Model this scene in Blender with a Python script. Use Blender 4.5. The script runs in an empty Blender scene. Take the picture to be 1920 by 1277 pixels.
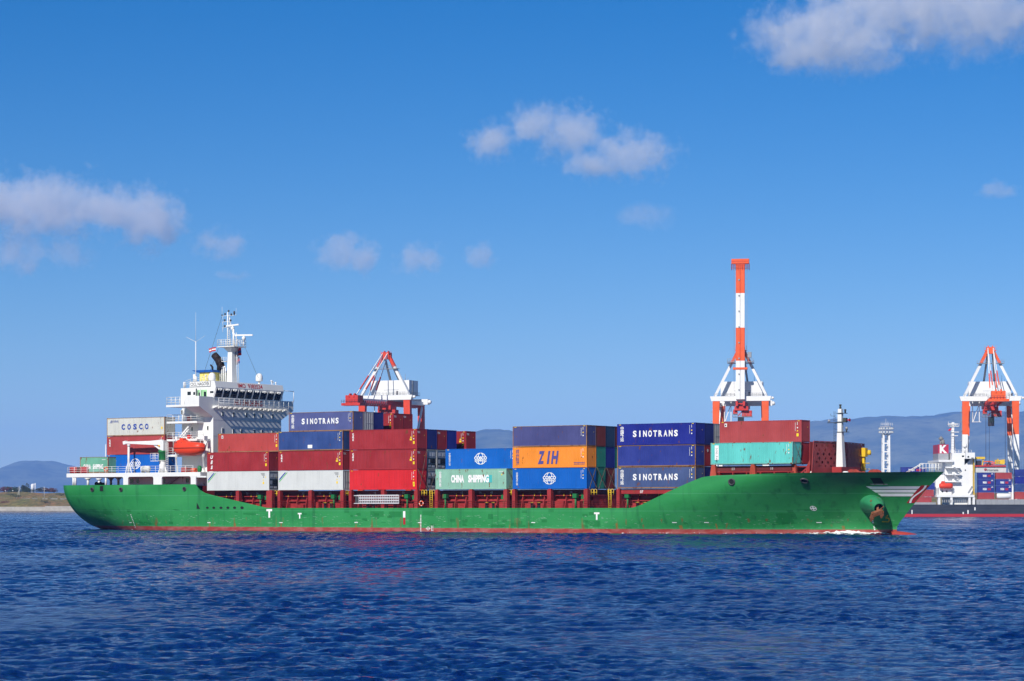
import bpy, math, random
import numpy as np
from mathutils import Vector, Matrix

random.seed(7)
rng = np.random.default_rng(5)
scene = bpy.context.scene
COL = scene.collection
R = math.radians

# ------------------------------------------------------------------ camera
F, HOR, CAMH = 4500.0, 952.5, 3.5          # focal length and horizon in photo pixels, eye height above the water
cam_data = bpy.data.cameras.new("camera")
cam_data.sensor_width = 36.0
cam_data.lens = F / 1920.0 * 36.0
cam_data.shift_y = (HOR - 638.5) / 1920.0
cam_data.clip_start, cam_data.clip_end = 1.0, 60000.0
cam = bpy.data.objects.new("camera", cam_data)
COL.objects.link(cam)
cam.location = (0, 0, CAMH)
cam.rotation_euler = (R(90), 0, 0)
scene.camera = cam

# ------------------------------------------------------------------ sky, sun, exposure
SUN_TO = Vector((-0.410, -0.928, 0.710)).normalized()
world = bpy.data.worlds.new("World")
scene.world = world
world.use_nodes = True
wn, wl = world.node_tree.nodes, world.node_tree.links
wn.clear()
sky = wn.new("ShaderNodeTexSky")
sky.sky_type = 'NISHITA'
sky.sun_disc = False
sky.sun_elevation = math.asin(SUN_TO.z)
sky.sun_rotation = math.atan2(SUN_TO.x, SUN_TO.y)
sky.altitude = 1500
sky.air_density = 1.0
sky.dust_density = 0.2
sky.ozone_density = 4.0
hs = wn.new("ShaderNodeHueSaturation")       # a polarising filter's deeper blue
hs.inputs['Hue'].default_value = 0.508
hs.inputs['Saturation'].default_value = 1.46
hs.inputs['Value'].default_value = 1.0
bg = wn.new("ShaderNodeBackground")
bg.inputs['Strength'].default_value = 0.078
wo = wn.new("ShaderNodeOutputWorld")
wl.new(sky.outputs[0], hs.inputs['Color'])
wl.new(hs.outputs[0], bg.inputs[0])
wl.new(bg.outputs[0], wo.inputs[0])

sun_data = bpy.data.lights.new("sun", 'SUN')
sun_data.energy = 4.7
sun_data.angle = R(0.53)
sun_data.color = (1.0, 0.95, 0.87)
sun = bpy.data.objects.new("sun", sun_data)
COL.objects.link(sun)
sun.location = (-100, -300, 250)
sun.rotation_euler = (-SUN_TO).to_track_quat('-Z', 'Y').to_euler()

scene.view_settings.view_transform = 'Standard'
scene.view_settings.look = 'None'
scene.view_settings.exposure = 0.15
scene.view_settings.gamma = 1.0
scene.cycles.volume_bounces = 4
scene.cycles.max_bounces = 8
scene.cycles.volume_max_steps = 512
scene.cycles.volume_step_rate = 0.5

# ------------------------------------------------------------------ helpers
def at(x, y, Y):
    """the point at distance Y that the photo shows at pixel x, y"""
    return Vector(((x - 960) / F * Y, Y, CAMH + (HOR - y) / F * Y))

TH = R(33.5)
CT, ST, Z0 = math.cos(TH), math.sin(TH), 336.0
def SU(x, v):
    """position along the ship of photo column x on the lengthwise plane v"""
    r = x - 960
    return (r * (Z0 + v * CT) - F * v * ST) / (F * CT + r * ST)
def SV(x, u):
    """position across the ship of photo column x on the crosswise plane u"""
    r = x - 960
    return (F * u * CT - r * (Z0 - u * ST)) / (r * CT - F * ST)
def SZ(y, u, v):
    return CAMH + (HOR - y) / F * (Z0 - u * ST + v * CT)

class MB:
    def __init__(s):
        s.v, s.f, s.m, s.sm = [], [], [], []
    def add(s, vs, fs, mi=0, smooth=False):
        n = len(s.v)
        s.v += [tuple(p) for p in vs]
        for f in fs:
            s.f.append(tuple(i + n for i in f)); s.m.append(mi); s.sm.append(smooth)
        return s
    def box(s, x0, x1, y0, y1, z0, z1, mi=0):
        if x1 < x0: x0, x1 = x1, x0
        if y1 < y0: y0, y1 = y1, y0
        if z1 < z0: z0, z1 = z1, z0
        return s.add([(x0,y0,z0),(x1,y0,z0),(x1,y1,z0),(x0,y1,z0),(x0,y0,z1),(x1,y0,z1),(x1,y1,z1),(x0,y1,z1)],
                     [(0,3,2,1),(4,5,6,7),(0,1,5,4),(1,2,6,5),(2,3,7,6),(3,0,4,7)], mi)
    def frame(s, p0, p1, up=(0,0,1)):
        p0, p1 = Vector(p0), Vector(p1)
        d = (p1 - p0).normalized()
        up = Vector(up)
        if abs(d.dot(up)) > .98: up = Vector((1,0,0))
        a = d.cross(up).normalized()
        return p0, p1, a, a.cross(d)
    def beam(s, p0, p1, w, h=None, mi=0, w1=None, h1=None, up=(0,0,1)):
        h = w if h is None else h
        w1 = w if w1 is None else w1; h1 = h if h1 is None else h1
        p0, p1, a, b = s.frame(p0, p1, up)
        vs = [p0 + a*(i*w/2) + b*(j*h/2) for i, j in ((-1,-1),(1,-1),(1,1),(-1,1))]
        vs += [p1 + a*(i*w1/2) + b*(j*h1/2) for i, j in ((-1,-1),(1,-1),(1,1),(-1,1))]
        return s.add(vs, [(0,3,2,1),(4,5,6,7),(0,1,5,4),(1,2,6,5),(2,3,7,6),(3,0,4,7)], mi)
    def tube(s, p0, p1, r0, r1=None, n=8, mi=0, smooth=True):
        r1 = r0 if r1 is None else r1
        p0, p1, a, b = s.frame(p0, p1)
        vs = []
        for p, r in ((p0, r0), (p1, r1)):
            vs += [p + a*(r*math.cos(2*math.pi*i/n)) + b*(r*math.sin(2*math.pi*i/n)) for i in range(n)]
        s.add(vs, [(i, (i+1) % n, n + (i+1) % n, n + i) for i in range(n)], mi, smooth and n > 4)
        m = len(s.v) - 2*n
        s.f += [tuple(m + i for i in reversed(range(n))), tuple(m + n + i for i in range(n))]; s.m += [mi, mi]; s.sm += [False, False]
        return s
    def path(s, pts, r, n=6, mi=0):
        for a, b in zip(pts, pts[1:]): s.tube(a, b, r, r, n, mi)
        return s
    def lathe(s, c, prof, n=16, mi=0, axis='z', smooth=True):
        vs = []
        for r, h in prof:
            for i in range(n):
                a = 2*math.pi*i/n
                if axis == 'z': vs.append((c[0]+r*math.cos(a), c[1]+r*math.sin(a), c[2]+h))
                elif axis == 'x': vs.append((c[0]+h, c[1]+r*math.cos(a), c[2]+r*math.sin(a)))
                else: vs.append((c[0]+r*math.cos(a), c[1]-h, c[2]+r*math.sin(a)))
        k = len(prof)
        fs = [(j*n+i, j*n+(i+1)%n, (j+1)*n+(i+1)%n, (j+1)*n+i) for j in range(k-1) for i in range(n)]
        s.add(vs, fs, mi, smooth)
        m = len(s.v) - k*n
        s.f += [tuple(m+i for i in reversed(range(n))), tuple(m+(k-1)*n+i for i in range(n))]; s.m += [mi, mi]; s.sm += [False, False]
        return s
    def prism(s, pts, d, mi=0):
        """closed outline of 3D points pushed along vector d"""
        n = len(pts); d = Vector(d)
        vs = [Vector(p) for p in pts] + [Vector(p) + d for p in pts]
        fs = [tuple(reversed(range(n))), tuple(range(n, 2*n))] + [(i, (i+1) % n, n + (i+1) % n, n + i) for i in range(n)]
        return s.add(vs, fs, mi)
    def quad(s, a, b, c, d, mi=0):
        return s.add([a, b, c, d], [(0,1,2,3)], mi)
    def ring(s, c, r0, r1, n=24, mi=0, right=(1,0,0), up=(0,0,1), squash=1.0):
        c, rt, up = Vector(c), Vector(right), Vector(up)
        vs = []
        for r in (r0, r1):
            vs += [c + rt*(r*math.cos(2*math.pi*i/n)) + up*(r*squash*math.sin(2*math.pi*i/n)) for i in range(n)]
        return s.add(vs, [(i, (i+1)%n, n+(i+1)%n, n+i) for i in range(n)], mi)
    def text(s, body, o, height, right=(1,0,0), up=(0,0,1), mi=0, width=None, align='C', shear=0.0, bold=0.0):
        """flat lettering, cap height `height`, centred on o (or starting there), optionally fitted to `width`"""
        vs, fs, (x0, x1, y0, y1) = text_mesh(body, shear, bold)
        k = height / 0.7
        kx = k if width is None else width / max(x1 - x0, 1e-6)
        cx = (x0 + x1) / 2 if align == 'C' else x0
        o, rt, up = Vector(o), Vector(right), Vector(up)
        return s.add([o + rt*((x - cx)*kx) + up*((y - 0.35)*k) for x, y in vs], fs, mi)
    def rail(s, pts, h, r=0.03, step=1.5, bars=3, mi=0):
        """guard rail along a polyline"""
        for a, b in zip(pts, pts[1:]):
            a, b = Vector(a), Vector(b)
            n = max(1, round((b - a).length / step))
            for i in range(n + 1):
                p = a.lerp(b, i / n)
                s.tube(p, p + Vector((0, 0, h)), r, r, 5, mi)
            for j in range(bars):
                z = Vector((0, 0, h * (j + 1) / bars))
                s.tube(a + z, b + z, r * .8, r * .8, 5, mi)
        return s
    def cut(s):
        """ends one piece; build_each() makes every piece an object of its own"""
        s.cuts = getattr(s, 'cuts', []) + [(len(s.v), len(s.f))]
        return s
    def build_each(s, name, mats, parent=None):
        cs = [(0, 0)] + getattr(s, 'cuts', [])
        if cs[-1] != (len(s.v), len(s.f)): cs.append((len(s.v), len(s.f)))
        for (v0, f0), (v1, f1) in zip(cs, cs[1:]):
            m = MB(); m.v = s.v[v0:v1]; m.f = [tuple(i - v0 for i in f) for f in s.f[f0:f1]]; m.m = s.m[f0:f1]; m.sm = s.sm[f0:f1]
            m.build(name, mats, parent)
    def build(s, name, mats, parent=None, loc=None, rot=None):
        me = bpy.data.meshes.new(name)
        me.from_pydata(s.v, [], s.f)
        if not isinstance(mats, (list, tuple)): mats = [mats]
        for m in mats: me.materials.append(m)
        me.polygons.foreach_set('material_index', s.m)
        me.polygons.foreach_set('use_smooth', s.sm)
        me.update()
        o = bpy.data.objects.new(name, me)
        COL.objects.link(o)
        if parent is not None: o.parent = parent
        if loc is not None: o.location = loc
        if rot is not None: o.rotation_euler = rot
        return o

_txt = {}
def text_mesh(body, shear=0.0, bold=0.0):
    key = (body, shear, bold)
    if key not in _txt:
        cu = bpy.data.curves.new('lettering_curve', 'FONT')
        cu.body = body
        cu.resolution_u = 3
        cu.shear = shear
        cu.offset = bold
        ob = bpy.data.objects.new('lettering_curve', cu)
        me = bpy.data.meshes.new_from_object(ob)
        vs = [(v.co.x, v.co.y) for v in me.vertices]
        fs = [tuple(p.vertices) for p in me.polygons]
        bpy.data.objects.remove(ob); bpy.data.curves.remove(cu); bpy.data.meshes.remove(me)
        xs = [v[0] for v in vs] or [0, 1]; ys = [v[1] for v in vs] or [0, 1]
        _txt[key] = (vs, fs, (min(xs), max(xs), min(ys), max(ys)))
    return _txt[key]

def empty(name, loc=(0,0,0), rotz=0.0, parent=None):
    o = bpy.data.objects.new(name, None)
    o.empty_display_size = 1.0
    COL.objects.link(o)
    o.location = loc; o.rotation_euler = (0, 0, rotz)
    if parent is not None: o.parent = parent
    return o
def tag(o, label=None, cat=None, group=None, kind=None):
    if label: o['label'] = label
    if cat: o['category'] = cat
    if group: o['group'] = group
    if kind: o['kind'] = kind
    return o

# ------------------------------------------------------------------ materials
class NT:
    def __init__(s, name):
        s.mat = bpy.data.materials.new(name)
        s.mat.use_nodes = True
        s.n, s.l = s.mat.node_tree.nodes, s.mat.node_tree.links
        s.n.clear()
        s.out = s.n.new('ShaderNodeOutputMaterial')
    def new(s, t, **kw):
        nd = s.n.new(t)
        for k, v in kw.items():
            if k.startswith('i_'): nd.inputs[k[2:].replace('_', ' ')].default_value = v
            else: setattr(nd, k, v)
        return nd
    def link(s, a, b): s.l.new(a, b)
    def math(s, op, a, b=None, clamp=False):
        nd = s.n.new('ShaderNodeMath'); nd.operation = op; nd.use_clamp = clamp
        for i, x in enumerate((a, b)):
            if x is None: continue
            if isinstance(x, (int, float)): nd.inputs[i].default_value = x
            else: s.l.new(x, nd.inputs[i])
        return nd.outputs[0]
    def ramp(s, fac, p0, p1, c0=(0,0,0,1), c1=(1,1,1,1)):
        nd = s.n.new('ShaderNodeValToRGB')
        nd.color_ramp.elements[0].position = p0; nd.color_ramp.elements[0].color = c0
        nd.color_ramp.elements[1].position = p1; nd.color_ramp.elements[1].color = c1
        s.l.new(fac, nd.inputs[0]); return nd.outputs[0]
    def mix(s, fac, a, b, blend='MIX'):
        nd = s.n.new('ShaderNodeMix'); nd.data_type = 'RGBA'; nd.blend_type = blend
        for sock, x in ((nd.inputs[0], fac), (nd.inputs[6], a), (nd.inputs[7], b)):
            if isinstance(x, (int, float)): sock.default_value = x
            elif isinstance(x, (tuple, list)): sock.default_value = (*x[:3], 1)
            else: s.l.new(x, sock)
        return nd.outputs[2]
    def coords(s, scale=(1,1,1), rnd=True):
        tc = s.n.new('ShaderNodeTexCoord')
        mp = s.n.new('ShaderNodeMapping'); mp.inputs['Scale'].default_value = scale
        src = tc.outputs['Object']
        if rnd:
            oi = s.n.new('ShaderNodeObjectInfo')
            off = s.math('MULTIPLY', oi.outputs['Random'], 97.0)
            va = s.n.new('ShaderNodeVectorMath'); va.operation = 'ADD'
            s.l.new(src, va.inputs[0]); s.l.new(off, va.inputs[1]); src = va.outputs[0]
        s.l.new(src, mp.inputs['Vector'])
        return mp.outputs[0]
    def noise(s, vec, scale, detail=4, rough=.55):
        nd = s.n.new('ShaderNodeTexNoise')
        nd.inputs['Scale'].default_value = scale; nd.inputs['Detail'].default_value = detail; nd.inputs['Roughness'].default_value = rough
        if vec is not None: s.l.new(vec, nd.inputs['Vector'])
        return nd.outputs['Fac']
    def bsdf(s, col, rough=.5, spec=.4, metal=0.0, normal=None):
        b = s.n.new('ShaderNodeBsdfPrincipled')
        if isinstance(col, (tuple, list)): b.inputs['Base Color'].default_value = (*col[:3], 1)
        else: s.l.new(col, b.inputs['Base Color'])
        if isinstance(rough, (int, float)): b.inputs['Roughness'].default_value = rough
        else: s.l.new(rough, b.inputs['Roughness'])
        b.inputs['Specular IOR Level'].default_value = spec
        b.inputs['Metallic'].default_value = metal
        if normal is not None: s.l.new(normal, b.inputs['Normal'])
        s.l.new(b.outputs[0], s.out.inputs[0])
        return b

RUST = (0.16, 0.055, 0.018)
_paint = {}
def paint(name, col, rough=.5, var=.12, rust=.0, streak=.1, spec=.22):
    """weathered paint: uneven fading, vertical dirt streaks, rust spots"""
    if name in _paint: return _paint[name]
    t = NT(name)
    big = t.noise(t.coords((.35, .35, .35)), 1.0, 4)
    fade = t.ramp(big, .3, .72)
    lo = tuple(c * (1 - var) for c in col); hi = tuple(min(.85, c * (1 + var) + .012 * var * 8) for c in col)
    c = t.mix(fade, lo, hi)
    if streak:
        st = t.noise(t.coords((2.2, 2.2, .13)), 1.0, 5, .6)
        sf = t.math('MULTIPLY', t.ramp(st, .50, .74), streak)
        c = t.mix(sf, c, tuple(x * .45 + .012 for x in col))
    if rust:
        rn = t.noise(t.coords((1.6, 1.6, .7)), 1.0, 8, .68)
        rf = t.ramp(rn, .645 - rust * .36, .675 - rust * .34)
        c = t.mix(rf, c, RUST)
    t.bsdf(c, rough, spec)
    _paint[name] = t.mat
    return t.mat
def plain(name, col, rough=.5, spec=.3, metal=0.0):
    if name in _paint: return _paint[name]
    t = NT(name)
    n = t.noise(t.coords((1.1, 1.1, 1.1)), 1.0, 3)
    c = t.mix(t.ramp(n, .3, .7), tuple(x * .9 for x in col), tuple(min(.9, x * 1.08) for x in col))
    t.bsdf(c, rough, spec, metal)
    _paint[name] = t.mat
    return t.mat
# ------------------------------------------------------------------ sea
def smooth_noise(x, y, L, n, seed):
    g = np.random.default_rng(seed); z = np.zeros_like(x)
    for _ in range(n):
        a = g.uniform(0, 2*np.pi); k = 2*np.pi / (L * g.uniform(.6, 1.6))
        z += np.sin((x*np.cos(a) + y*np.sin(a)) * k + g.uniform(0, 6.28))
    return z / math.sqrt(n / 2)

def build_sea():
    ys = [26.0]
    while ys[-1] < 27000:
        y = ys[-1]
        ys.append(y * (1.0026 if y < 260 else 1.0019 if y < 1500 else 1.004 if y < 2300 else 1.02))
    ys = np.array(ys)
    t_in = np.linspace(-.27, .27, 800)
    t_out = np.array([.3, .36, .45, .6, .9, 1.5])
    ts = np.concatenate([-t_out[::-1], t_in, t_out])
    T, Yg = np.meshgrid(ts, ys)
    X = T * Yg
    dy = np.gradient(ys)[:, None]
    H = np.zeros_like(X); DX = np.zeros_like(X); DY = np.zeros_like(X)
    g = np.random.default_rng(11)
    gust = np.clip(.80 + .42 * smooth_noise(X, Yg * .6, 34, 7, 3) * .8, .25, 1.6)
    gust2 = np.clip(.88 + .36 * smooth_noise(X, Yg * .5, 12, 7, 4) * .8, .3, 1.6)
    far = 1 + 1.9 * np.clip((ys - 55) / 300, 0, 1)[:, None] ** .75      # the short chop that the far grid cannot hold is made up by its longer waves
    for i in range(110):
        lam = .17 * (4.0 / .17) ** (g.uniform(0, 1) ** 1.25)
        a = math.radians(78) + g.normal(0, .62)
        k = 2*np.pi / lam
        st = .029 * (.55 if lam > 2 else .75 if lam > 1.1 else 1.25) * g.uniform(.5, 1.4)
        A = st / k
        fade = np.clip(1.9 - 2.4 * dy / lam, 0, 1) * (far if lam > .9 else 1)
        ph = (X*np.cos(a) + Yg*np.sin(a)) * k + g.uniform(0, 6.28)
        m = gust if lam > 1.3 else gust2
        c, s = np.cos(ph), np.sin(ph)
        H += A * fade * m * s
        DX += A * fade * m * c * math.cos(a) * .55
        DY += A * fade * m * c * math.sin(a) * .55
    # calmer right against the hull, wash along the waterline comes with the foam
    P = np.stack([X + DX, Yg + DY, H], -1).reshape(-1, 3).astype(np.float32)
    nr, nc = X.shape
    idx = np.arange(nr*nc).reshape(nr, nc)
    q = np.stack([idx[:-1,:-1], idx[:-1,1:], idx[1:,1:], idx[1:,:-1]], -1).reshape(-1, 4).astype(np.int32)
    me = bpy.data.meshes.new('sea')
    me.vertices.add(len(P)); me.vertices.foreach_set('co', P.ravel())
    me.loops.add(q.size); me.loops.foreach_set('vertex_index', q.ravel())
    me.polygons.add(len(q)); me.polygons.foreach_set('loop_start', np.arange(0, q.size, 4, dtype=np.int32))
    me.polygons.foreach_set('use_smooth', np.ones(len(q), dtype=bool))
    me.update()
    t = NT('sea_water')
    tc = t.new('ShaderNodeTexCoord')
    def n(sc, det, stretch=(1, 1, 1)):
        mp = t.new('ShaderNodeMapping'); mp.inputs['Scale'].default_value = stretch
        t.link(tc.outputs['Object'], mp.inputs['Vector'])
        return t.noise(mp.outputs[0], sc, det, .6)
    b1 = t.new('ShaderNodeBump', i_Strength=1.0, i_Distance=.26)
    t.link(n(5.0, 6, (1, .75, 1)), b1.inputs['Height'])
    b2 = t.new('ShaderNodeBump', i_Strength=.9, i_Distance=1.1)
    t.link(n(.6, 3, (1, .6, 1)), b2.inputs['Height'])
    t.link(b1.outputs[0], b2.inputs['Normal'])
    b = t.bsdf((.001, .018, .128), .12, .32, 0, b2.outputs[0])
    b.inputs['IOR'].default_value = 1.333
    t.link(t.ramp(n(.055, 4, (1, .22, 1)), .36, .64, (.03, .03, .03, 1), (.15, .15, .15, 1)), b.inputs['Roughness'])
    me.materials.append(t.mat)
    o = bpy.data.objects.new('sea', me); COL.objects.link(o)
    tag(o, 'deep blue choppy harbour water', 'water', kind='structure')
    return o
SEA = build_sea()

# ------------------------------------------------------------------ hills
def hill_mat(name, c0, c1):
    t = NT(name)
    n = t.noise(t.coords((.002, .002, .004), False), 1.0, 8, .65)
    c = t.mix(t.ramp(n, .38, .60), c0, c1); n2 = t.noise(t.coords((.010, .010, .02), False), 1.0, 6, .7); c = t.mix(t.math('MULTIPLY', t.ramp(n2, .5, .66), .7), c, tuple(q*.35 for q in c0))
    sp = t.noise(t.coords((.0028, .003, .016), False), 1.0, 2, .5)
    c = t.mix(t.ramp(sp, .735, .75), c, (.45, .42, .38))     # bare cuts and built-up spots
    t.bsdf(c, .9, .1)
    return t.mat
def build_hills(name, label, prof, Y, depth, mat, seed):
    g = np.random.default_rng(seed)
    xs = np.arange(prof[0][0], prof[-1][0] + 1, 3.0)
    hy = np.interp(xs, [p[0] for p in prof], [p[1] for p in prof])
    n1 = np.zeros_like(xs)
    for k in (60, 27, 12, 7): n1 += np.interp(xs, np.arange(xs[0], xs[-1] + 2*k, k), g.normal(0, k * (.026 if k > 30 else .045), len(np.arange(xs[0], xs[-1] + 2*k, k))))
    hy = hy - n1 * 1.0
    top = (HOR - hy) / F * Y + CAMH
    X = (xs - 960) / F * Y
    rows = 26
    vs, fs = [], []
    ph = g.uniform(0, 6.28, 8)
    for j in range(rows):
        s = j / (rows - 1)
        prof_s = math.sin(min(1, s * 1.25) * math.pi / 2) if s <= .8 else 1 - (s - .8) * 1.2
        for i in range(len(xs)):
            spur = sum(math.sin(X[i] / (2*L) + ph[q] + s * 2.2 * (q % 3)) * w for q, (L, w) in enumerate(((140, .3), (67, .3), (260, .4))))
            z = max(-4, top[i] * prof_s * (1 + .13 * spur * (1 - s) * 1.4 * (1 if s < .8 else 0))) if s < .8 else top[i] * prof_s
            vs.append((X[i], Y - depth * (1 - s / .8), z + (-3 if j == 0 else 0)))
    n = len(xs)
    for j in range(rows - 1):
        for i in range(n - 1):
            a = j*n + i; fs.append((a, a+1, a+n+1, a+n))
    m = MB().add(vs, fs, 0, True)
    o = m.build(name, mat)
    tag(o, label, 'hills', kind='structure')
    return o
build_hills('far_hills', 'blue wooded hill ridge beyond the stern of the green ship',
            [(-700, 925), (-300, 905), (-60, 893), (0, 889), (25, 884), (38, 876), (58, 867), (80, 867), (110, 869), (128, 873), (160, 878), (230, 888), (330, 893), (480, 900), (700, 930)],
            21000, 2600, hill_mat('far_hill_woods', (.035, .05, .03), (.16, .17, .09)), 2)
build_hills('near_hills', 'long blue wooded mountain range behind the cranes and the moored ship',
            [(560, 930), (700, 905), (800, 868), (860, 830), (893, 812), (912, 806), (930, 806), (950, 809), (1000, 812), (1100, 815), (1250, 812), (1400, 806), (1500, 796), (1560, 791), (1640, 783), (1700, 780), (1760, 777), (1800, 778), (1870, 774), (1925, 770), (2100, 760), (2500, 770)],
            17000, 3200, hill_mat('near_hill_woods', (.03, .045, .025), (.16, .16, .08)), 3)

# ------------------------------------------------------------------ clouds: closed bodies of vapour high behind the hills' near side
def cloud(blobs, Y, depth, dens, seed, label, rough=1.0):
    """blobs: (photo x, y, half width, half height) in pixels at distance Y"""
    S = 14000 / 6000; Y *= S; depth *= S; dens *= .76 / S
    k = Y / F
    x0 = min(b[0]-b[2]*1.35 for b in blobs); x1 = max(b[0]+b[2]*1.35 for b in blobs)
    y0 = min(b[1]-b[3]*1.35 for b in blobs); y1 = max(b[1]+b[3]*1.35 for b in blobs)
    c = at((x0+x1)/2, (y0+y1)/2, Y)
    hx, hz = (x1-x0)/2*k, (y1-y0)/2*k
    m = MB().box(-hx, hx, -depth, depth, -hz, hz)
    t = NT('cloud_vapour')
    tc = t.new('ShaderNodeTexCoord')
    P = tc.outputs['Object']
    field = None
    for b in blobs:
        bc = at(b[0], b[1], Y) - c
        sub = t.new('ShaderNodeVectorMath', operation='SUBTRACT'); t.link(P, sub.inputs[0]); sub.inputs[1].default_value = bc
        mul = t.new('ShaderNodeVectorMath', operation='MULTIPLY'); t.link(sub.outputs[0], mul.inputs[0]); mul.inputs[1].default_value = (1/(b[2]*k), 1/depth, 1/(b[3]*k))
        ln = t.new('ShaderNodeVectorMath', operation='LENGTH'); t.link(mul.outputs[0], ln.inputs[0])
        f = t.math('SUBTRACT', 1.0, ln.outputs['Value'])
        field = f if field is None else t.math('MAXIMUM', field, f)
    off = t.new('ShaderNodeVectorMath', operation='ADD'); t.link(P, off.inputs[0]); off.inputs[1].default_value = (seed*911.0, seed*277.0, seed*153.0)
    n = t.noise(off.outputs[0], 1/(48.0*S*rough), 8, .66)
    e = t.math('ADD', field, t.math('MULTIPLY', t.math('SUBTRACT', n, .5), 3.9))
    d = t.math('MULTIPLY', t.ramp(e, .10, .56), dens)
    pv = t.new('ShaderNodeVolumePrincipled')
    pv.inputs['Color'].default_value = (.93, .94, .97, 1)
    pv.inputs['Anisotropy'].default_value = 0.0
    t.link(d, pv.inputs['Density'])
    t.link(pv.outputs[0], t.out.inputs['Volume'])
    o = m.build('cloud', t.mat, loc=c)
    tag(o, label, 'cloud', kind='stuff')
    return o
cloud([(1565,62,150,66),(1710,10,230,70),(1850,14,140,74),(1490,104,52,22)], 6000, 190, .010, 1, 'large soft white cloud bank at the top right of the sky')
cloud([(1530,108,95,34),(1640,118,75,26),(1800,75,120,52),(1450,70,60,40)], 6000, 90, .0045, 14, 'thin ragged veil hanging below the cloud bank at top right', 1.2)
cloud([(920,265,48,34),(1005,235,55,38),(1070,250,75,50),(1180,290,85,45),(1110,310,55,26)], 6000, 120, .011, 2, 'ragged white cloud high above the middle of the ship')
cloud([(80,388,150,56),(-20,385,120,54),(283,412,62,56),(215,395,80,40)], 6000, 170, .014, 3, 'broad white cumulus cloud at the left edge of the sky')
cloud([(30,470,62,44)], 6000, 70, .011, 4, 'thin torn cloud below the broad cloud at left')
cloud([(130,475,45,32)], 6000, 60, .008, 5, 'faint wisp between the broad cloud and the stern')
cloud([(412,455,55,30)], 6000, 70, .009, 6, 'thin wisp right of the broad left cloud')
cloud([(437,518,36,11)], 6000, 40, .009, 7, 'flat low wisp above the ship mast')
cloud([(640,470,48,34),(678,485,34,32)], 6000, 80, .013, 8, 'small puffy cloud above the left crane')
cloud([(785,487,48,33)], 6000, 70, .0115, 9, 'small torn puff right of the puffy cloud')
cloud([(900,479,30,24)], 6000, 60, .0115, 10, 'smallest puff of the row of three low clouds')
cloud([(1208,408,55,26)], 6000, 70, .0045, 11, 'very faint wisp left of the raised crane boom')
cloud([(1872,358,34,18)], 6000, 60, .009, 12, 'small wisp at the right edge of the sky')
# ================================================================== the green container ship
# ship frame: x runs forward along the hull (u), y across to port (v), z up; v = 0 is the outer face of the outermost container row
M_WHITE = paint('white_ship_paint', (.74, .74, .72), .4, .05, 0, .10)
M_WHITE2 = paint('white_rail_paint', (.78, .78, .76), .45, .04, 0, .04)
M_RED = paint('oxide_red_deck_paint', (.30, .022, .022), .5, .16, .10, .35)
M_RED_SHADE = paint('hatch_red_with_shade', (.13, .014, .014), .55, .15, .08, .4)  # hatch red with the shade under the overhanging boxes put into the colour
M_BRK = paint('breakwater_red_paint', (.34, .052, .050), .55, .12, .04, .25)
M_GREEN2 = paint('green_fitting_paint', (.012, .16, .045), .45, .12, .12, .3)
M_YEL = paint('yellow_ladder_paint', (.72, .47, .02), .45, .08, .05, .1)
M_BLACK = plain('black_paint_and_hole_shade', (.012, .012, .014), .6)  # black bollard paint, and the painted darkness inside hull openings
M_GLASS = NT('dark_window_glass')
M_GLASS.bsdf((.010, .013, .018), .06, .7); M_GLASS = M_GLASS.mat
M_GREY = plain('grey_metal', (.33, .33, .34), .5)
M_DGREY = plain('dark_grey_metal', (.06, .06, .065), .5)
M_MARKW = plain('white_marking', (.80, .80, .78), .5)
M_MARKR = plain('red_marking', (.55, .02, .02), .5)
M_MARKB = plain('dark_marking', (.03, .03, .04), .5)
M_BLUE2 = plain('funnel_blue', (.01, .09, .36), .45)
M_YEL2 = plain('funnel_yellow', (.80, .68, .18), .45)
M_ORANGE = paint('lifeboat_orange', (.72, .055, .02), .35, .06, 0, .08)
M_ORANGE2 = paint('lifebuoy_orange', (.70, .10, .03), .45, .06, 0, .05)
M_RUSTY = paint('rusty_iron', (.24, .085, .035), .7, .25, .35, .3)

SHIP = empty('container_ship', (0, Z0, 0), -TH)
tag(SHIP, 'long green container ship with red deck and white deckhouse under way', 'container ship')
CL, BEAM = 11.5, 11.8
UF0 = -10.0
ST_Z = [-3, .3, 1.2, 1.94, 3.4, 5.77, 8.2, 9]; ST_U = [53.0, 53.2, 53.25, 53.9, 55.1, 57.2, 59.85, 60.7]
TOP_U = [-87, -57.9, -57.5, -57.0, -56.2, -54.5, -43.9, -43.2, 21.3, 22.0, 23.2, 29.6, 30.9, 32.5, 43, 60]
TOP_Z = [7.12, 7.14, 6.85, 6.25, 5.85, 5.45, 3.53, 3.5, 3.5, 3.56, 3.95, 7.05, 7.60, 7.80, 8.05, 8.2]
def ztop(u): return float(np.interp(u, TOP_U, TOP_Z))
def ustem(z): return float(np.interp(z, ST_Z, ST_U))
def hb(u, z):
    """half breadth of the hull"""
    if u < UF0:
        zb = float(np.interp(u, [-86, -80, -74, -66, -52], [-.25, -1.3, -3.4, -7, -13]))
        n = float(np.interp(u, [-86, -74, -60, -45], [1.8, 2.1, 2.7, 4.5]))
        q = max(0.0, min(1.0, (7.15 - z) / (7.15 - zb)))
        full = float(np.interp(u, [-86, -82, -72], [11.45, 11.7, BEAM]))
        return full * (1 - q ** n) ** (1 / n)
    us = ustem(z)
    s = (u - UF0) / (us - UF0)
    zf = max(0.0, min(1.0, (z - .3) / 7.9)) ** 1.05
    s0 = .31 + .40 * zf
    p = 1.88 + .32 * zf
    if s <= s0: return BEAM
    if s >= 1: return 0.0
    return BEAM * (1 - ((s - s0) / (1 - s0)) ** p)
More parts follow.
